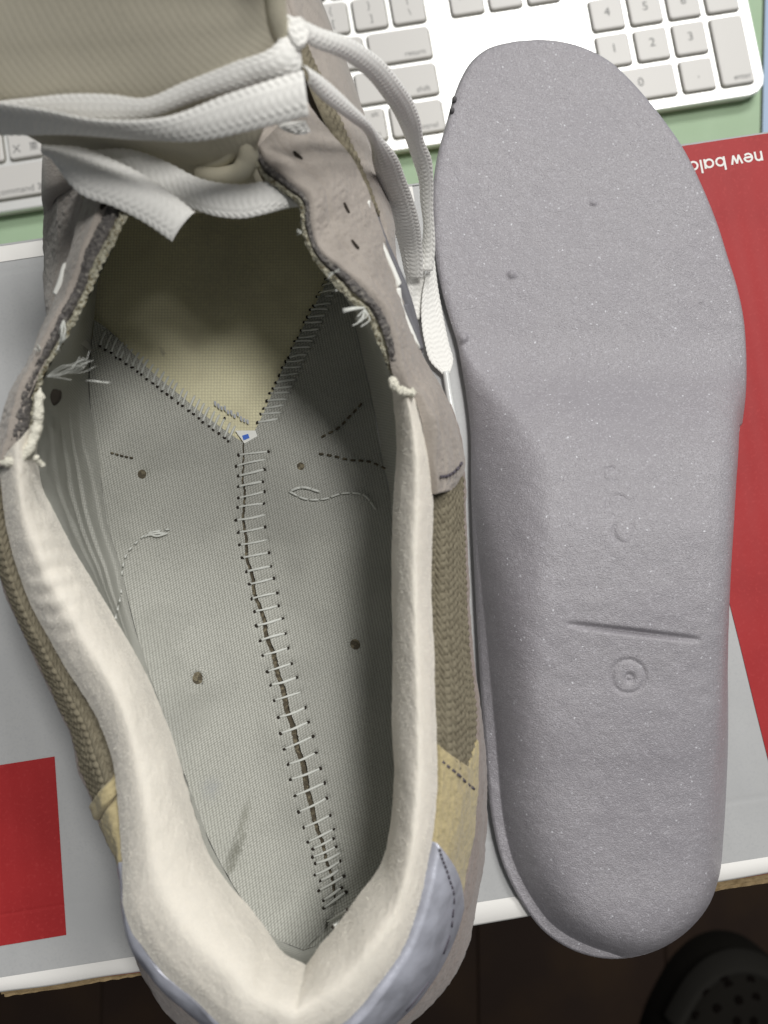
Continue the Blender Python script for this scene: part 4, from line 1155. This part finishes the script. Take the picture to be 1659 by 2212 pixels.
# ---- emblem on the side, seen edge-on
def strip(name, left, right, z, m, parent, h=0.0014, n=60):
    a, b = curve(zs(left, z), n, 2), curve(zs(right, z), n, 2)
    return sheet(name, across([W(a), W(b)], 10), m, parent, off=h, thick=h + 0.003, r=0.5)
emb = bpy.data.objects.new('side_emblem', None)
e1_ = strip('side_emblem', [(782, 437, 69), (784, 462, 68), (794, 491, 67), (809, 523, 66), (823, 552, 65), (838, 584, 64), (855, 625, 63)], [(793, 430, 68), (797, 462, 67), (807, 491, 66), (819, 520, 65), (832, 547, 64), (846, 579, 63), (862, 618, 62)], 66, M['emblem_white'], shoe)
strip('emblem_face', [(794, 436, 67), (798, 462, 66), (804, 480, 66), (816, 510, 65)], [(799, 440, 64), (808, 462, 63), (815, 485, 63), (823, 515, 62)], 65, M['emblem_grey'], e1_, h=0.0006)
strip('emblem_outline', [(804, 466, 66), (808, 485, 65.5), (820, 515, 64.5), (846, 573, 62.5), (870, 632, 61), (887, 690, 59), (900, 760, 57)], [(810, 466, 65), (817, 485, 64), (827, 515, 63), (852, 573, 61), (876, 632, 59), (893, 690, 57), (907, 770, 55)], 65, M['emblem_slate'], e1_, h=0.0012)
e2_ = strip('side_emblem', [(849, 624, 64), (852, 658, 63), (865, 694, 62), (880, 726, 61), (893, 747, 60)], [(860, 621, 63), (866, 658, 62), (877, 689, 61), (890, 721, 60), (903, 758, 59)], 62, M['emblem_white'], shoe)
strip('emblem_outline', [(867, 660, 62), (878, 690, 61), (892, 725, 60), (902, 758, 59)], [(876, 656, 60), (887, 690, 59), (900, 725, 58), (908, 758, 57)], 61, M['emblem_slate'], e2_, h=0.0012)
strip('side_emblem', [(140, 568, 72), (136, 600, 71), (124, 640, 70)], [(150, 568, 72), (144, 600, 72), (128, 640, 71)], 71, M['emblem_white'], shoe)

# ---- tongue
rows_t = [[(190, 330, 54), (250, 330, 54), (330, 330, 54), (450, 330, 54), (610, 330, 54)],
          [(190, 440, 62), (250, 448, 60), (330, 455, 59), (450, 455, 59), (585, 435, 62)],
          [(120, 335, 78), (200, 348, 76), (330, 365, 75), (450, 378, 75), (545, 365, 77)],
          [(50, 285, 90), (200, 295, 88), (350, 315, 86), (480, 312, 88), (565, 285, 92)],
          [(-60, 230, 101), (150, 230, 101), (350, 235, 100), (520, 200, 101), (630, 140, 102)],
          [(-90, 100, 110), (150, 95, 110), (350, 80, 110.5), (520, 60, 110), (606, 40, 109)],
          [(-90, -120, 121), (150, -120, 122), (350, -120, 122), (520, -120, 121), (598, -120, 119)],
          [(-200, -240, 134), (80, -240, 135), (280, -240, 135), (470, -240, 135), (575, -240, 134)]]
S_tg = across([rail(r_, 420) for r_ in rows_t], 520)
uu, vv = uvmm(S_tg)
S_tg[..., 2] += 0.0012 * vnoise(uu / 22, vv / 22, 111)
def rib(u, v):
    ph_ = (u * 0.86 + v * 0.5 + 0.25 * vnoise(u / 6, v / 6, 113)) / 1.25
    return 0.00006 * np.abs(np.sin(np.pi * ph_)) + 0.00001 * np.sin(2 * np.pi * (v * 0.86 - u * 0.5) / 0.9)
sheet('tongue', S_tg, M['tongue'], shoe, off=0.0006, thick=0.004, disp=rib)
tube('tongue_binding', W(curve([(568, -240, 134), (586, -120, 120), (594, -20, 113.5), (600, 45, 109.5), (618, 110, 104)], 60, 2)), np.linspace(0.0026, 0.0018, 60), M['tongue_back'], shoe, 16)
cf = W(curve([(545, 275, 90), (536, 310, 87), (535, 345, 84), (520, 372, 82), (480, 382, 80), (430, 372, 78)], 70, 2))
tube('tongue_fold', cf, 0.0020 + 0.0004 * np.sin(np.linspace(0, 3, 70)), M['tongue_back'], shoe, 16)
cf = W(curve([(508, 290, 88), (500, 320, 85), (480, 342, 82), (430, 350, 79)], 50, 2))
tube('tongue_fold', cf, 0.0018, M['tongue_back'], shoe, 14)

# ---- laces
def braid(u, v, wd_):
    """plaited relief: columns of slanting stitches in a zigzag"""
    nc = 6
    q_ = wd_ / nc; p = 1.6
    c = np.clip(v, 0, wd_ - 1e-6) / q_
    k = np.floor(c); fv = c - k
    sgn = np.where(k % 2 == 0, 1, -1)
    a = np.abs(np.sin(np.pi * (u / p + sgn * (fv - 0.5) * 0.85 + 0.25 * (k % 2))))
    return a**0.9 * np.sin(np.pi * fv)**0.35
def lace(e1, e2, z1=None, z2=None, name='shoelace', thick=0.8, bow=0.0, step=0.22, parent=None):
    n = 80
    a, b = curve(zs(e1, z1), n, 2), curve(zs(e2, z2 if z2 is not None else z1), n, 2)
    A_, B_ = W(a), W(b)
    mid = (A_ + B_) / 2
    Lg = np.linalg.norm(np.diff(mid, axis=0), axis=1).sum() * 1000
    n = int(Lg / step)
    a, b = curve(A_, n), curve(B_, n)
    wdt = np.linalg.norm(b - a, axis=1); wm = float(np.median(wdt)) * 1000
    mid = (a + b) / 2
    T_ = np.gradient(mid, axis=0); T_ /= np.linalg.norm(T_, axis=1, keepdims=True)
    D_ = (b - a) / np.maximum(wdt, 1e-9)[:, None]
    N_ = np.cross(T_, D_); N_ /= np.maximum(np.linalg.norm(N_, axis=1, keepdims=True), 1e-9)
    N_ *= 1 if N_[:, 2].sum() >= 0 else -1
    m = 66
    th = np.linspace(0, 2 * np.pi, m, endpoint=False)
    cx = np.sign(np.cos(th)) * np.abs(np.cos(th))**0.6
    cz = np.sign(np.sin(th)) * np.abs(np.sin(th))**0.6
    u = np.linspace(0, Lg, n)[:, None] + 0 * th[None]
    v = (cx[None] + 1) / 2 * wm + 0 * u
    br = braid(u, v, wm)
    half = wdt[:, None] / 2 * (1 + 0.045 * (np.abs(np.sin(np.pi * u / 1.6)) - 0.5) * (np.abs(cx)[None] > 0.8))
    tz = thick / 2000 * cz[None] * (0.70 + 0.70 * br)
    bowz = bow / 1000 * (1 - cx[None]**2)
    taper = np.clip(np.minimum(u, Lg - u) / 0.6, 0.05, 1)
    G = mid[:, None] + D_[:, None] * (cx[None] * half)[..., None] + N_[:, None] * (tz * taper + bowz)[..., None]
    o = grid(name, G, M['lace'], parent or shoe, close_v=True)
    return o
# tall bands across the tongue
lace([(614, 48, 108), (600, 88, 108), (500, 136, 107), (400, 176, 106), (305, 212, 105), (250, 205, 105), (150, 203, 105), (60, 212, 104), (-40, 224, 104)],
     [(646, 95, 105), (650, 150, 105), (550, 182, 104), (425, 218, 103), (305, 258, 102), (200, 263, 101), (100, 250, 101), (20, 245, 100), (-40, 245, 100)], bow=0.8)
lace([(655, 152, 109), (500, 200, 109), (350, 254, 108), (200, 258, 109), (100, 238, 110), (0, 222, 110), (-50, 212, 110)],
     [(668, 250, 106), (550, 281, 105), (425, 306, 104), (300, 300, 102), (175, 288, 99), (50, 290, 96), (-50, 291, 95)], bow=0.9)
lace([(648, 35, 108), (668, 60, 107), (672, 150, 107)][:2] + [(660, 100, 107)], [(612, 45, 109), (630, 90, 108), (645, 110, 107)], thick=1.4)
lace([(596, 268, 92), (640, 262, 92), (660, 260, 92)], [(625, 278, 90), (655, 290, 90), (672, 284, 90)], thick=1.6)
# lower bands
lace([(90, 312, 92), (175, 318, 91), (240, 342, 90), (300, 372, 89), (350, 402, 88), (421, 458, 87)],
     [(98, 320, 90), (118, 352, 89), (172, 418, 88), (250, 449, 87), (310, 480, 86), (372, 522, 86)], bow=1.2)
lace([(190, 325, 86), (280, 322, 86), (350, 345, 85), (435, 386, 84), (525, 398, 83.5), (580, 392, 83), (660, 430, 79)],
     [(240, 400, 84), (330, 432, 83), (400, 447, 82), (475, 469, 82), (525, 472, 82), (575, 462, 82), (640, 445, 78)], bow=0.8)
# loops on the right, falling to the box
lace([(610, 30, 109), (647, 42, 107), (691, 61, 103), (745, 78, 97), (791, 103, 90), (831, 135, 82), (862, 172, 74), (887, 208, 65), (907, 255, 55), (916, 304, 45), (931, 339, 38), (936, 388, 30), (936, 449, 22), (940, 535, 13), (936, 585, 9)],
     [(642, 81, 107), (684, 105, 103), (732, 123, 97), (769, 147, 90), (801, 176, 82), (826, 208, 74), (848, 240, 65), (865, 274, 55), (877, 304, 46), (889, 339, 38), (904, 388, 30), (908, 437, 23), (914, 486, 17), (909, 547, 11), (905, 585, 9)], bow=1.0)
lace([(652, 140, 106), (684, 159, 101), (720, 189, 94), (757, 225, 86), (791, 257, 78), (818, 289, 70), (858, 339, 58), (875, 383, 48), (889, 420, 40), (904, 470, 30), (912, 530, 18), (914, 600, 8)],
     [(664, 181, 104), (691, 211, 99), (728, 240, 92), (762, 265, 84), (786, 284, 77), (800, 312, 68), (805, 350, 58), (815, 385, 48), (832, 420, 40), (845, 476, 29), (860, 525, 18), (874, 590, 8)], bow=1.0)
lace([(872, 575, 7), (880, 622, 4), (882, 660, 2.5), (884, 690, 1.5)], [(918, 570, 7), (917, 622, 4), (915, 660, 2.5), (906, 690, 1.5)])
lace([(921, 590, 7), (912, 640, 5.0), (910, 682, 3.6), (918, 743, 3.0), (929, 780, 2.6), (955, 808, 2.2)],
     [(938, 560, 6), (946, 621, 3), (957, 682, 1.4), (970, 743, 1.0), (979, 780, 1.1), (972, 806, 2.0)])
ag = tube('aglet', W(curve([(963, 802, 2.2), (970, 850, 1.6), (979, 900, 1.4), (986, 938, 1.4)], 30, 2)), 0.00105, mat('clear_aglet', (0.72, 0.73, 0.72), 0.2, spec=0.6), shoe, 12)

# ================================================================== CLOG ON THE FLOOR
zc0 = -405.0
out_px = [(1372, 2350), (1374, 2290), (1384, 2222), (1402, 2166), (1428, 2112), (1464, 2056), (1505, 2020), (1555, 2003), (1606, 2011), (1652, 2040), (1695, 2086), (1738, 2156), (1765, 2240), (1775, 2350)]
clog = thing('clog', 'dark resin clog with round vent holes standing on the brown floor', 'clog', (*W((1580, 2150, ZF * 1000))[:2], ZF))
oc = curve(zs([(p[0] + 8, p[1] + 24) for p in out_px], ZF * 1000 + 18), 160, 2)
ocW = W(oc)
cenc = W((1585, 2300, zc0))
rings_ = []
for k, z_ in ((1.0, ZF + 0.001), (1.0, ZF + 0.018), (0.965, ZF + 0.036), (0.88, ZF + 0.048), (0.74, ZF + 0.056), (0.55, ZF + 0.060), (0.3, ZF + 0.061), (0.02, ZF + 0.061)):
    q = ocW * k + cenc * (1 - k); q[:, 2] = z_; rings_.append(q)
S_c = across(rings_, 60, np.linspace(0, 1, 8))
grid('clog_upper', S_c, M['clog'], clog)
def clog_pt(u, v, dz=0.0):
    """point on the clog upper seen at a pixel"""
    zt = ZF * 1000 + 58
    for _ in range(4):
        p = W((u, v, zt)); d2 = np.hypot(S_c[..., 0] - p[0], S_c[..., 1] - p[1]); i = np.unravel_index(np.argmin(d2), d2.shape); zt = S_c[i][2] * 1000
    p[2] = zt / 1000 + dz; return p
panel('foot_rim', S_c, 0.235, 0.80, lambda a: 0.27 + 0 * a, lambda a: 0.49 + 0 * a, 90, 14, M['clog_rim'], clog, off=0.0035, r=3.0)
for u, v in ((1552, 2100), (1598, 2087), (1622, 2118), (1575, 2128), (1524, 2142), (1596, 2161), (1550, 2179), (1506, 2195), (1633, 2155), (1628, 2206), (1592, 2206)):
    c = clog_pt(u, v, 0.0003); an = np.linspace(0, 2 * np.pi, 16, endpoint=False)
    rr = [np.stack([c[0] + r_ * np.cos(an), c[1] + r_ * np.sin(an), np.full(16, c[2] + z_)], -1) for r_, z_ in ((0.0034, -0.001), (0.0032, 0.0003), (0.0022, 0.0003))]
    stack('vent_hole', rr, M['gap'], clog, True)
